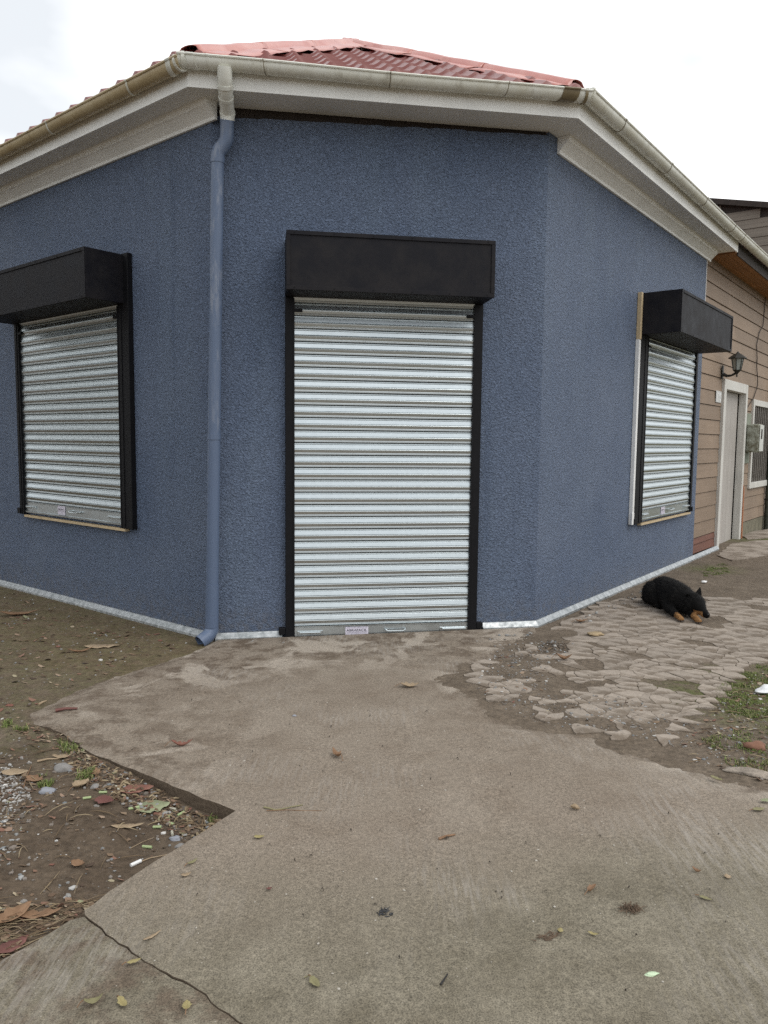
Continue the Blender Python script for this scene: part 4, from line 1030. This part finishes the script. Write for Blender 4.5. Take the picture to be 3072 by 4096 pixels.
# grass and moss
def grass(name, polys, n_, h, rng):
    mb = MB()
    for _ in range(n_):
        poly = rng.choices([p for p, w_ in polys], [w_ for p, w_ in polys])[0]; bx = [p[0] for p in poly]; by = [p[1] for p in poly]
        for _t in range(60):
            x, y = rng.uniform(min(bx), max(bx)), rng.uniform(min(by), max(by))
            if inpoly(np.array([x]), np.array([y]), poly)[0] and mnoise.noise((x*7, y*7, 1)) > -.15+.3*rng.random(): break
        zz = float(hdirt(x, y))
        for _b in range(5):
            a = rng.uniform(0, 6.28); hh = h*rng.uniform(.4, 1.3); le = rng.uniform(.2, 1.1); w_ = .0016*rng.uniform(.7, 1.5)
            bx_, by_ = x+rng.gauss(0, .008), y+rng.gauss(0, .008); dx, dy = math.cos(a), math.sin(a)
            mb.add([(bx_-dy*w_, by_+dx*w_, zz), (bx_+dy*w_, by_-dx*w_, zz), (bx_+dx*hh*le*.45+dy*w_*.8, by_+dy*hh*le*.45-dx*w_*.8, zz+hh*.62), (bx_+dx*hh*le*.45-dy*w_*.8, by_+dy*hh*le*.45+dx*w_*.8, zz+hh*.62), (bx_+dx*hh*le, by_+dy*hh*le, zz+hh*(1-.3*le))], [(0,1,2,3), (3,2,4)])
    return new_obj(name, mb.mesh(name), GRASS, None, False, kind='stuff')
n = NT('short_grass'); isl = n.node('ShaderNodeNewGeometry').outputs['Random Per Island']
n.set(n.ramp(isl, (0, (.070, .075, .022)), (.4, (.105, .150, .030)), (.8, (.17, .215, .052)), (1, (.30, .26, .12))), .7); GRASS = n.m
rg = random.Random(21)
grass('grass', [(PX((2850, 2760), (2960, 2700), (3060, 2640), (3250, 2600), (3250, 2900), (3050, 2880), (2900, 2850)), 5), (PX((2800, 2960), (3200, 2860), (3200, 3120), (2960, 3100)), 1.2), (PX((2790, 2290), (2900, 2250), (2920, 2290), (2820, 2310)), .8), (PX((3030, 2150), (3200, 2110), (3200, 2190), (3040, 2180)), 1)], 2600, .015, rg)
grass('grass', [(PX((300, 3060), (375, 3080), (360, 3130), (300, 3120)), 1), (PX((165, 3100), (210, 3110), (200, 3160), (165, 3150)), .7), (PX((20, 2880), (110, 2885), (110, 2920), (20, 2920)), .8), (PX((830, 3215), (860, 3215), (870, 3245), (835, 3250)), .3), (PX((240, 2960), (330, 3000), (300, 3030), (230, 2990)), .7)], 170, .026, rg)

# ------------------------------------------------------------------ leaves, twigs and scraps that lie on the ground
def leafmat(name, c0, c1): 
    n = NT(name); v = n.noise(22, 5, .65); n.set(n.mix(n.ramp(v, (.3, 0), (.7, 1)), c0, c1), .7); n.bump(n.noise(40, 3), .4, .004); return n.m
LM = dict(brown=leafmat('brown_leaf', (.17, .095, .05), (.27, .16, .09)), red=leafmat('red_leaf', (.17, .065, .046), (.25, .12, .085)), dark=leafmat('maroon_leaf', (.115, .042, .035), (.18, .075, .06)),
          green=leafmat('pale_green_leaf', (.21, .23, .125), (.29, .31, .19)), tan=leafmat('tan_leaf', (.27, .195, .12), (.38, .29, .19)), yellow=leafmat('yellow_leaf', (.25, .205, .085), (.36, .31, .15)), olive=leafmat('olive_leaf', (.17, .155, .075), (.27, .245, .13)))
def zat(x, y):
    """height of what lies uppermost at a spot of the ground"""
    p = (np.array([x]), np.array([y]))
    if inpoly(*p, main)[0]: return g(x)+.014+.006*float(fbm(x, y, 1.2, 3)-.5)
    if inpoly(*p, low)[0]: return g(x)+.011
    if inpoly(*p, RP)[0]: return g(x)+.012
    return float(hdirt(x, y))
def put(o, u, v, rot, lift=.003): 
    p = gp(u, v); o.location = (p.x, p.y, zat(p.x, p.y)+lift); o.rotation_euler = (0, 0, math.radians(rot)); return o
def leaf(u, v, L, W, rot, col, label, lobed=0, curl=.25, fold=.2, stem=True, cat='leaf', seed=None):
    rng = random.Random(seed if seed is not None else int(u*7+v)); mb = MB(); n_ = 14; k = rng.random()*40; curl = curl*1.5+.05; fold = fold*1.3+.05
    if u > 700: L *= .88; W *= .9
    top, bot, mid = [], [], []
    for i in range(n_+1):
        t = i/n_; w_ = W*.5*math.sin(math.pi*min(1, t**.8))**.8 if 0 < t < 1 else 0
        if lobed: w_ *= 1-.42*abs(math.sin(t*math.pi*lobed))
        w1 = w_*(1+.5*mnoise.noise((t*7+k, 1, 0))); w2 = w_*(1+.5*mnoise.noise((t*7+k, 7, 0)))
        x = (t-.5)*L; zc_ = curl*L*((t-.5)**2)*1.6+.02*L*mnoise.noise((t*4+k, 3, 0))
        mid.append((x, 0, zc_)); top.append((x, w1, zc_+fold*w1+.10*w1*mnoise.noise((t*6+k, 9, 1)))); bot.append((x, -w2, zc_+fold*w2+.10*w2*mnoise.noise((t*6+k, 5, 1))))
    zmin = min(p[2] for p in top+bot+mid)
    f_ = lambda ps: [(a, b, c-zmin) for a, b, c in ps]
    mb.loft([f_(bot), f_(mid), f_(top)], False)
    o = mb.obj('fallen_leaf', LM[col], None, smooth=True, label=label, category=cat)
    if stem:
        MB().tube([(-L*.48, 0, .004+curl*L*.3-zmin), (-L*.62, .01*L, .004+curl*L*.2), (-L*.78, .04*L, .002)], .0016, 5).obj('stem', LM['brown'], o)
    so = o.modifiers.new('th', 'SOLIDIFY'); so.thickness = .0012
    return put(o, u, v, rot)
leaf(545, 3148, .16, .085, 20, 'red', 'reddish dead leaf in the dirt below the slab edge, upper one of two red leaves', 0, .1)
leaf(419, 3203, .09, .07, -10, 'dark', 'small dark maroon leaf in the dirt left of the pale green leaf', 0, .2)
leaf(612, 3203, .15, .115, 25, 'green', 'large pale green leaf lying flat in the debris by the slab corner', 0, .08, .05, False)
leaf(48, 3665, .15, .075, 60, 'brown', 'large curled brown leaf on the straw at the left picture edge', 0, .25, .35)
leaf(50, 3775, .11, .06, 55, 'dark', 'oval reddish veined leaf on the straw beside the concrete edge', 0, .15, .15)
leaf(157, 3650, .15, .06, 15, 'brown', 'flattened brown leaf on the straw right of the curled leaf', 3, .2, .2)
leaf(313, 3452, .06, .04, -15, 'brown', 'small brown leaf alone in the middle of the bare dirt patch', 0, .4, .3, False)
leaf(408, 2587, .27, .115, 8, 'tan', 'large flat tan leaf near the left wall, torn along its edge', 0, .05, .04, False)
leaf(322, 2608, .19, .05, 25, 'brown', 'crumpled brown leaf piece just left of the large flat tan leaf', 3, .3, .4, False)
leaf(78, 2462, .34, .09, 18, 'brown', 'long brown leaf lying on the mossy strip near the left wall', 0, .2, .3, False)
leaf(250, 3030, .10, .06, 12, 'tan', 'pale brown leaf at the tip of the mossy strip by the slab', 2, .3, .2, False)
leaf(60, 3090, .13, .075, 5, 'tan', 'flat beige leaf among the stones at the left picture edge', 0, .1, .1, False)
leaf(140, 3120, .10, .08, -20, 'brown', 'rounded brown leaf left of the small green tuft in the dirt', 3, .2, .2)
leaf(325, 3145, .09, .06, 60, 'tan', 'folded tan leaf standing half up among the debris', 0, .3, .5)
leaf(385, 3100, .08, .04, 110, 'brown', 'narrow brown leaf leaning by the green tuft at the slab edge', 0, .3, .4)
leaf(510, 3285, .14, .035, 10, 'tan', 'long split tan leaf in the dirt below the pale green leaf', 0, .1, .1, False)
leaf(729, 2996, .13, .05, 15, 'red', 'crumpled reddish leaf on the smooth concrete nearest the dirt patch', 5, .5, .6)
leaf(1639, 2756, .14, .10, 5, 'tan', 'pale lobed leaf on the edge of the smooth concrete before the doorway', 3, .3, .3)
leaf(1347, 3037, .11, .055, 120, 'brown', 'crumpled brown leaf alone in the middle of the concrete', 4, .5, .6)
leaf(2256, 2645, .13, .06, -10, 'brown', 'curled brown leaf on the cracked paving beside dark soil', 0, .6, .5)
leaf(2325, 2494, .14, .07, 15, 'brown', 'brown leaf near the metal flashing of the right wall', 4, .3, .4)
leaf(2300, 3252, .05, .03, -30, 'tan', 'small pale folded leaf on the right half of the concrete', 0, .2, .9, False)
leaf(2366, 3578, .065, .022, 45, 'brown', 'thin rolled brown leaf left of the clump of dead grass', 0, .3, 1.2)
leaf(2821, 3612, .05, .018, -30, 'olive', 'slim olive leaf on the concrete right of the clump of dead grass', 0, .1, .3)
leaf(2785, 3504, .04, .016, -40, 'brown', 'tiny brown curled leaf above the slim olive leaf', 0, .6, .9, False)
leaf(2908, 3525, .035, .025, 80, 'tan', 'tiny round tan leaf right of the tiny brown curled leaf', 0, .1, .2, False)
leaf(2866, 3132, .07, .028, -45, 'olive', 'narrow greyish leaf near the arc where concrete meets the dirt', 0, .2, .4, False)
leaf(3034, 3255, .07, .03, 15, 'olive', 'yellowish green leaf near the right picture edge, lower of two', 0, .1, .3)
leaf(3064, 3218, .07, .03, 20, 'green', 'light green leaf cut by the right picture edge', 0, .1, .2, False)
leaf(2372, 3757, .04, .02, -20, 'yellow', 'small yellow leaf low on the right half of the concrete', 3, .3, .4, False)
leaf(2241, 3741, .028, .02, 70, 'yellow', 'tiny round yellowish leaf beside the dark smear on the concrete', 0, .1, .2, False)
leaf(1259, 3958, .06, .028, -55, 'olive', 'pointed pale leaf low in the middle of the concrete', 0, .2, .4)
leaf(1036, 3367, .05, .024, 10, 'yellow', 'pale yellow leaf on the concrete right of the slab corner', 0, .2, .3, False)
leaf(1077, 3575, .025, .02, 30, 'dark', 'tiny dark red leaf scrap on the left half of the concrete', 2, .5, .5, False)
leaf(770, 3467, .055, .018, 55, 'olive', 'small green leaf with a long stem near the slab corner', 0, .2, .3)
leaf(744, 3518, .045, .03, 30, 'tan', 'small tan leaf just below the green leaf with a long stem', 3, .3, .2, False)
leaf(536, 3866, .045, .016, 30, 'yellow', 'slim tan leaf lying beside the joint between the two slabs', 0, .2, .3)
leaf(374, 4031, .055, .022, 30, 'olive', 'curled olive leaf on the lower left slab, left of two leaves', 0, .6, .5)
leaf(491, 4038, .05, .022, -45, 'yellow', 'yellow leaf on the lower left slab, right of two leaves', 0, .4, .5)
leaf(747, 4047, .045, .028, 100, 'yellow', 'broad yellow leaf beside the joint at the bottom of the picture', 0, .3, .4)
leaf(609, 3764, .07, .012, 50, 'tan', 'thin tan blade on the concrete above the slab joint', 0, .1, .1, False)
leaf(2795, 2555, .12, .05, 0, 'brown', 'small brown leaf on the cracked paving below the sleeping dog', 0, .3, .4) if False else None

def stick(name, pts_px, r, col, label, cat='twig', lift=.004, tip=.6):
    pts = [gp(*p) for p in pts_px]; c = pts[0]; zc_ = zat(c.x, c.y)+r+lift*.2
    L = [(p.x-c.x, p.y-c.y, (zat(p.x, p.y)-zat(c.x, c.y))+.003*math.sin(i*2.1)) for i, p in enumerate(pts)]
    k = len(L); o = MB().tube(L, [r*(1-(1-tip)*i/(k-1)) for i in range(k)], 6).obj(name, LM[col] if col in LM else col, None, smooth=True, label=label, category=cat)
    o.location = (c.x, c.y, zc_); return o
stick('twig', ((1055, 3245), (1075, 3251), (1100, 3254), (1130, 3252), (1165, 3246), (1211, 3233)), .0035, 'olive', 'bent dark twig on the concrete, upper of two twigs')
stick('twig', ((1066, 3258), (1150, 3257), (1220, 3255), (1287, 3257)), .0018, 'brown', 'thin straight straw on the concrete, below the bent twig')
stick('twig', ((1755, 3374), (1785, 3365), (1820, 3354)), .0055, 'brown', 'short split brown stick in the middle of the concrete')
stick('twig', ((222, 2858), (265, 2852), (310, 2848)), .010, 'dark', 'short reddish stick on the mossy side of the slab')
stick('twig', ((155, 2822), (170, 2815), (185, 2806)), .008, 'tan', 'short pale stick left of the reddish stick')
stick('twig', ((558, 3418), (600, 3402), (675, 3376)), .0028, 'tan', 'pale straw beside the white plastic tube in the dirt')
stick('twig', ((520, 3368), (565, 3340), (625, 3302)), .0014, 'tan', 'long thin straw lying across the bare dirt')
stick('twig', ((590, 3452), (625, 3430), (640, 3400)), .0012, 'tan', 'thin curved straw right of the white plastic tube')
stick('twig', ((150, 3046), (190, 3041), (238, 3035)), .006, 'tan', 'pale broken stick in the dirt left of the slab edge')
stick('twig', ((95, 3150), (105, 3110), (125, 3060)), .003, 'brown', 'thin brown twig standing out from the debris at the left')
stick('twig', ((1218, 3930), (1242, 3925), (1250, 3938)), .0016, 'olive', 'tiny forked twig beside the pointed pale leaf')
stick('twig', ((1762, 3962), (1776, 3945), (1790, 3916)), .0035, simple('burnt_stick', (.02, .018, .018), .8), 'burnt black stick low in the middle of the concrete')
CUT = ['pale green cut stem piece just above the maroon leaf', 'green cut stem piece left of the maroon leaf', 'whitish cut stem piece tilted upright below the reddish leaf', 'bright green cut stem piece left of the pale green leaf', 'whitish cut stem piece against the foot of the slab edge',
       'upright green cut stem piece between the pale green leaf and slab corner', 'short green cut stem piece right below the pale green leaf', 'green cut stem piece lying under the short upright one', 'pale green cut stem piece below the large pale green leaf', 'whitish upright cut stem piece above the flat grey pebble',
       'green cut stem piece lying along the lower slab edge', 'whitish cut stem piece closest to the slab corner tip', 'pale green cut stem piece lying flat above the white plastic tube']
for i, (u, v, L, a) in enumerate(((412, 3166, .035, 5), (348, 3192, .035, 20), (470, 3150, .05, -55), (535, 3215, .045, 25), (690, 3200, .03, -10), (722, 3215, .04, 60), (672, 3232, .03, 80), (680, 3255, .04, -25), (628, 3276, .035, 5), (688, 3292, .03, -70), (825, 3310, .05, 30), (870, 3297, .035, 15), (588, 3356, .04, -8))):
    pal = LM['olive'] if i % 3 else None
    m_ = simple('cut_stem_green', (.33, .40, .20), .5) if i == 0 else bpy.data.materials['cut_stem_green']
    mp_ = simple('cut_stem_pale', (.44, .42, .34), .5) if i == 0 else bpy.data.materials['cut_stem_pale']
    o = MB().tube([(-L/2, 0, 0), (L/2, 0, 0)], .0058, 8).obj('cut_stem', mp_ if i in (2, 4, 9, 11) else m_, None, smooth=True, label=CUT[i], category='plant stem', group='cut stem pieces in the dirt patch')
    put(o, u, v, a, .006)
o = MB().tube([(-.022, 0, 0), (.022, 0, 0)], .0075, 10).obj('plastic_tube', WHITEP, None, smooth=True, label='short white plastic tube in the dirt, end of the pale straw', category='litter'); put(o, 543, 3427, 50, .008)
def rock(u, v, L, W, H, rot, m, name, label, cat='stone', seed=1, jag=.35):
    bm = bmesh.new(); bmesh.ops.create_icosphere(bm, subdivisions=3, radius=1)
    for q in bm.verts:
        k = 1+jag*mnoise.noise(q.co*1.3+Vector((seed*3.1, 0, 0)))+.1*mnoise.noise(q.co*4+Vector((seed, 5, 0)))
        q.co = Vector((q.co.x*L/2*k, q.co.y*W/2*k, max(-.4, q.co.z)*H*.6*k))
    me = bpy.data.meshes.new(name); bm.to_mesh(me); bm.free(); auto_smooth(me, 60)
    o = new_obj(name, me, m, None, label=label, category=cat); return put(o, u, v, rot, H*.2)
SG = simple('grey_stone', (.22, .21, .20), .85, 0, .2, 14, .4, 50); SB = simple('bluish_stone', (.25, .26, .29), .8, 0, .15, 14, .3, 60); SR = simple('red_brick_stone', (.20, .10, .065), .9, 0, .3, 10, .6, 40); SY = simple('ochre_stone', (.33, .25, .15), .9, 0, .3, 10, .5, 40)
rock(253, 3078, .085, .06, .04, 10, SG, 'stone', 'rounded grey stone in the dirt, largest of the stones by the slab edge', seed=2)
rock(190, 3168, .075, .05, .025, 5, SB, 'stone', 'flat bluish grey stone in the dirt left of the maroon leaf', seed=3)
rock(702, 3311, .055, .035, .018, 0, SB, 'stone', 'flat grey pebble below the cut stems near the slab corner', seed=4)
rock(720, 3343, .04, .03, .015, 20, SG, 'stone', 'small grey pebble close to the lower slab edge', seed=5)
rock(380, 3146, .04, .035, .02, 0, SG, 'stone', 'small grey stone between the tan leaf and the reddish leaf', seed=6)
rock(3018, 2996, .11, .06, .05, 0, SR, 'brick_lump', 'worn reddish brick lump on the dirt at the right', 'brick', seed=7)
rock(2379, 2545, .13, .09, .03, 5, SY, 'stone', 'flat ochre stone on the paving below the right wall', seed=8)
rock(2816, 2334, .07, .04, .03, 20, WHITEP, 'paper_scrap', 'small white scrap on the paving behind the sleeping dog', 'litter', seed=9)
rock(3066, 2765, .17, .10, .05, 30, simple('white_plastic', (.72, .73, .74), .4), 'plastic_piece', 'white plastic piece on the grass at the right picture edge', 'litter', seed=10, jag=.5)
rock(295*.6028+1000, 455*.6028+2600, .026, .02, .010, 0, SB, 'stone', 'small bluish pebble on the concrete before the doorway', seed=11)
rock(3010, 3098, .24, .075, .028, -22, simple('grey_bark', (.27, .23, .19), .95, 0, .45, 30, .9, 60, .01), 'bark_piece', 'long piece of grey bark on the dirt beside the concrete arc', 'bark', seed=12, jag=.6)
rock(2607, 3914, .042, .016, .008, 10, simple('greenish_paper', (.50, .62, .42), .5), 'paper_scrap', 'pale green scrap low on the right of the concrete', 'litter', seed=13)
rock(2735, 2655, .10, .04, .02, 0, SG, 'stone', 'flat grey stone among the shards of cracked paving', seed=14) if False else None
# clump of dead grass
cl = MB(); rg = random.Random(4)
for _ in range(75):
    a = rg.uniform(0, 6.28); L = rg.uniform(.008, .034); x, y = rg.gauss(0, .015), rg.gauss(0, .009)
    cl.tube([(x, y, rg.uniform(0, .006)), (x+math.cos(a)*L*.5, y+math.sin(a)*L*.4, rg.uniform(.002, .018)), (x+math.cos(a)*L, y+math.sin(a)*L*.8, .001)], [.0016, .0014, .0007], 4)
o = cl.obj('dead_grass_clump', simple('dead_clump', (.12, .082, .055), .95, 0, .4, 60), None, label='dark clump of dead grass roots on the right half of the concrete', category='grass clump'); put(o, 2523, 3655, 10, .001)
cl = MB()
for _ in range(45):
    a = rg.uniform(0, 6.28); L = rg.uniform(.008, .035); x, y = rg.gauss(0, .02), rg.gauss(0, .008)
    cl.tube([(x, y, .001), (x+math.cos(a)*L, y+math.sin(a)*L*.5, .002)], [.0016, .0008], 4)
o = cl.obj('dead_grass_clump', bpy.data.materials['dead_clump'], None, label='thin smear of dark plant bits left of the clump of dead grass', category='plant debris'); put(o, 2194, 3764, 20, .001)
cl = MB()
for _ in range(26):
    a = rg.uniform(0, 6.28); L = rg.uniform(.006, .024); x, y = rg.gauss(0, .011), rg.gauss(0, .009)
    cl.tube([(x, y, .001), (x+math.cos(a)*L, y+math.sin(a)*L, .003)], [.0028, .001], 4)
o = cl.obj('tar_crumbs', simple('tar', (.02, .021, .024), .6), None, label='black tar crumbs in the middle of the concrete', category='debris'); put(o, 1536, 3668, 20, .001)

# ------------------------------------------------------------------ sleeping dog
DOG = Vector((2.712, 6.975, 0)); DOG.z = g(DOG.x)+.012
def blob(bm, pts, seg=12):
    """tapered capsules strung along points (x, y, z, r)"""
    for i in range(len(pts)):
        p = pts[i]; m4 = Matrix.Translation(p[:3]) @ Matrix.Diagonal((p[3], p[3], p[3]*(p[4] if len(p) > 4 else 1), 1))
        bmesh.ops.create_uvsphere(bm, u_segments=seg, v_segments=10, radius=1, matrix=m4)
        if i:
            q = pts[i-1]; d = (Vector(p[:3])-Vector(q[:3])).length; k = max(1, int(d/.034))
            for j in range(1, k):
                t = j/k; c = Vector(q[:3]).lerp(Vector(p[:3]), t); r = q[3]+(p[3]-q[3])*t; sq = (q[4] if len(q) > 4 else 1)+((p[4] if len(p) > 4 else 1)-(q[4] if len(q) > 4 else 1))*t
                bmesh.ops.create_uvsphere(bm, u_segments=seg, v_segments=8, radius=1, matrix=Matrix.Translation(c) @ Matrix.Diagonal((r, r, r*sq, 1)))
dog = empty('dog', DOG, 'black dog with tan paws asleep on the pavement beside the right wall', 'dog')
bm = bmesh.new()
# torso curled a little: rump far, chest near the viewer
blob(bm, [(.02, .62, .135, .125, 1.02), (.015, .47, .16, .155, 1.0), (.015, .28, .165, .16, .98), (.02, .10, .16, .165, .98), (.03, -.06, .155, .155, 1.0), (.06, -.17, .165, .105), (.095, -.26, .165, .098), (.115, -.33, .150, .086), (.130, -.40, .112, .060), (.144, -.455, .086, .047), (.154, -.500, .076, .035)])
blob(bm, [(.085, -.29, .135, .085), (.06, -.2, .12, .10)])
blob(bm, [(-.095, .50, .125, .135), (-.12, .38, .12, .115), (-.115, .27, .075, .062), (-.115, .36, .045, .042), (-.12, .50, .038, .036), (-.125, .32, .030, .030), (-.13, .20, .026, .028)])
blob(bm, [(.13, .50, .10, .10), (.15, .34, .06, .06)])
blob(bm, [(-.075, .02, .12, .085), (-.105, -.06, .075, .058), (-.11, -.16, .055, .046), (-.112, -.28, .042, .037), (-.112, -.38, .034, .033), (-.112, -.43, .030, .035, .85), (-.112, -.465, .026, .032, .8)])
blob(bm, [(.11, -.02, .10, .08), (.10, -.10, .07, .056), (.075, -.24, .05, .044), (.058, -.38, .040, .036), (.052, -.47, .032, .034), (.050, -.515, .028, .036, .85), (.050, -.55, .025, .032, .8)])
blob(bm, [(.01, .70, .09, .05), (-.06, .75, .05, .036), (-.14, .70, .034, .032), (-.17, .58, .028, .028), (-.165, .48, .024, .020)])
# toes
for px_ in (-.112, .050):
    yb_ = -.475 if px_ < 0 else -.56
    for k, (dx, dy) in enumerate(((-.023, .014), (-.008, 0), (.008, .0), (.023, .014))): blob(bm, [(px_+dx, yb_+dy+.02, .024, .013), (px_+dx*1.1, yb_+dy-.004, .016, .0125)], 8)
me0 = bpy.data.meshes.new('tmp'); bm.to_mesh(me0); bm.free()
t = bpy.data.objects.new('tmp', me0); COL.objects.link(t)
rm = t.modifiers.new('r', 'REMESH'); rm.mode = 'VOXEL'; rm.voxel_size = .0085
sm_ = t.modifiers.new('s', 'SMOOTH'); sm_.factor = .5; sm_.iterations = 5
dg = bpy.context.evaluated_depsgraph_get(); body = bpy.data.meshes.new_from_object(t.evaluated_get(dg)); bpy.data.objects.remove(t)
co = np.array([v.co[:] for v in body.vertices])
for v in body.vertices:
    c = v.co; k = .0035*mnoise.noise(c*26)+.004*mnoise.noise(c*11)
    if c.y > -.3: v.co = c+v.normal*k
    if v.co.z < .002: v.co.z = .002
x, y, z = co.T
jit = .02*(fbm(x+5, y+5, 30, 2)-.5)
tan = np.zeros(len(co))
tan = np.maximum(tan, ((x < -.03) & (y+jit < -.335)).astype(float))                       # right fore paw
tan = np.maximum(tan, ((x < .10) & (x > -.03) & (y+jit < -.385) & (z < .085)).astype(float))  # left fore paw
tan = np.maximum(tan, ((x < .140) & (x > .04) & (y+jit < -.365) & (y > -.485) & (z < .105)).astype(float))  # cheek
for bx_, by_, bz_ in ((.092, -.392, .175), (.152, -.398, .172)):
    tan = np.maximum(tan, (np.sqrt((x-bx_)**2+(y-by_)**2+(z-bz_)**2) < .0095).astype(float)*.6)
tan = np.maximum(tan, .35*(np.sqrt((x+.1)**2+(y-.24)**2+(z-.2)**2) < .03))
add_attr(body, 'tan', tan)
n = NT('dog_coat'); fur = n.noise(120, 3, .7, n.vec((1, .35, 1))); ta = n.attr('tan')
c = n.mix(ta, n.mix(n.ramp(fur, (.35, 0), (.7, 1)), (.003, .0028, .0028), (.008, .0075, .007)), n.mix(n.ramp(n.noise(30, 4, .7), (.3, 0), (.7, 1)), (.26, .125, .045), (.42, .235, .10)))
tip_ = n.node('ShaderNodeSeparateXYZ'); n.link(n.co, tip_.inputs[0]); c = n.mix(n.math('MULTIPLY', n.ramp(n.noise(70, 3, .6), (.40, 0), (.62, .6)), ta), c, (.10, .055, .028)); n.set(c, .75, 0, .12); n.bump(fur, .9, .010); COAT = n.m
new_obj('body', body, COAT, dog, True)
BLK = simple('dog_black_skin', (.012, .011, .011), .4); 
def ear(p0, p1, wd, flop, nm='ear'):
    p0, p1 = Vector(p0), Vector(p1); ax_ = (p1-p0); sd_ = Vector((1, .15, 0)).normalized(); bk = Vector((0, 1, 0)); secs = []
    for i in range(6):
        t = i/5; c = p0+ax_*t+Vector((0, flop*t*t, 0)); w_ = wd*(1-t)**.75*(1+.25*math.sin(t*3.1))+.003; th = .012*(1-t)+.004
        secs.append([c-sd_*w_, c-sd_*w_*.3-bk*th*.2, c+sd_*w_*.3-bk*th*.2, c+sd_*w_, c+sd_*w_*.4+bk*th*1.6, c-sd_*w_*.4+bk*th*1.6])
    MB().loft(secs, True).obj(nm, COAT, dog, smooth=True)
ear((.132, -.265, .205), (.172, -.235, .318), .046, .0); ear((.055, -.255, .215), (.005, -.285, .255), .042, -.02)
for px_, yy_ in ((-.112, -.500), (.050, -.586)):
    for dx_, dy_ in ((-.026, .016), (-.009, 0), (.009, 0), (.026, .016)): MB().tube([(px_+dx_, yy_+dy_+.014, .016), (px_+dx_, yy_+dy_, .010), (px_+dx_, yy_+dy_-.008, .003)], [.006, .005, .0015], 6).obj('claw', BLK, dog)
MB().tube([(.157, -.512, .083), (.159, -.524, .081), (.160, -.530, .079)], [.017, .016, .009], 10).obj('nose', BLK, dog, smooth=True)
EYE = simple('dog_eyelid', (.03, .018, .012), .3)
for p in ((.098, -.402, .150), (.158, -.404, .146)):
    MB().tube([(p[0]-.008, p[1], p[2]), (p[0], p[1]-.004, p[2]), (p[0]+.008, p[1], p[2])], [.002, .0045, .002], 8).obj('eye', EYE, dog, smooth=True)
MB().tube([(.125, -.43, .058), (.142, -.48, .054), (.158, -.515, .056)], [.002, .003, .002], 6).obj('mouth', BLK, dog, smooth=True)
# short coat hairs break up the outline
n = NT('black_fur'); isl = n.node('ShaderNodeNewGeometry').outputs['Random Per Island']; n.set(n.ramp(isl, (0, (.0015, .0015, .0015)), (.8, (.0045, .004, .004)), (1, (.022, .019, .017))), .5, 0, .12); FURM = n.m
fm = MB(); rg = random.Random(9); vv = [(v.co.copy(), v.normal.copy()) for v in body.vertices if v.co.y > -.37 and v.co.z > .03]
for _ in range(9000):
    c, nn = rg.choice(vv); d = (nn*.55+Vector((rg.gauss(0, .18), .55, -.25+rg.gauss(0, .15)))).normalized(); sdv = d.cross(nn)
    if sdv.length < .05: continue
    sdv = sdv.normalized()*.0016; L = rg.uniform(.012, .034)
    fm.add([c-sdv, c+sdv, c+nn*.004+d*L], [(0, 1, 2)])
fo = new_obj('fur', fm.mesh('fur'), FURM, dog); fo['kind'] = 'stuff'
dog.scale = (.80, .77, .86)
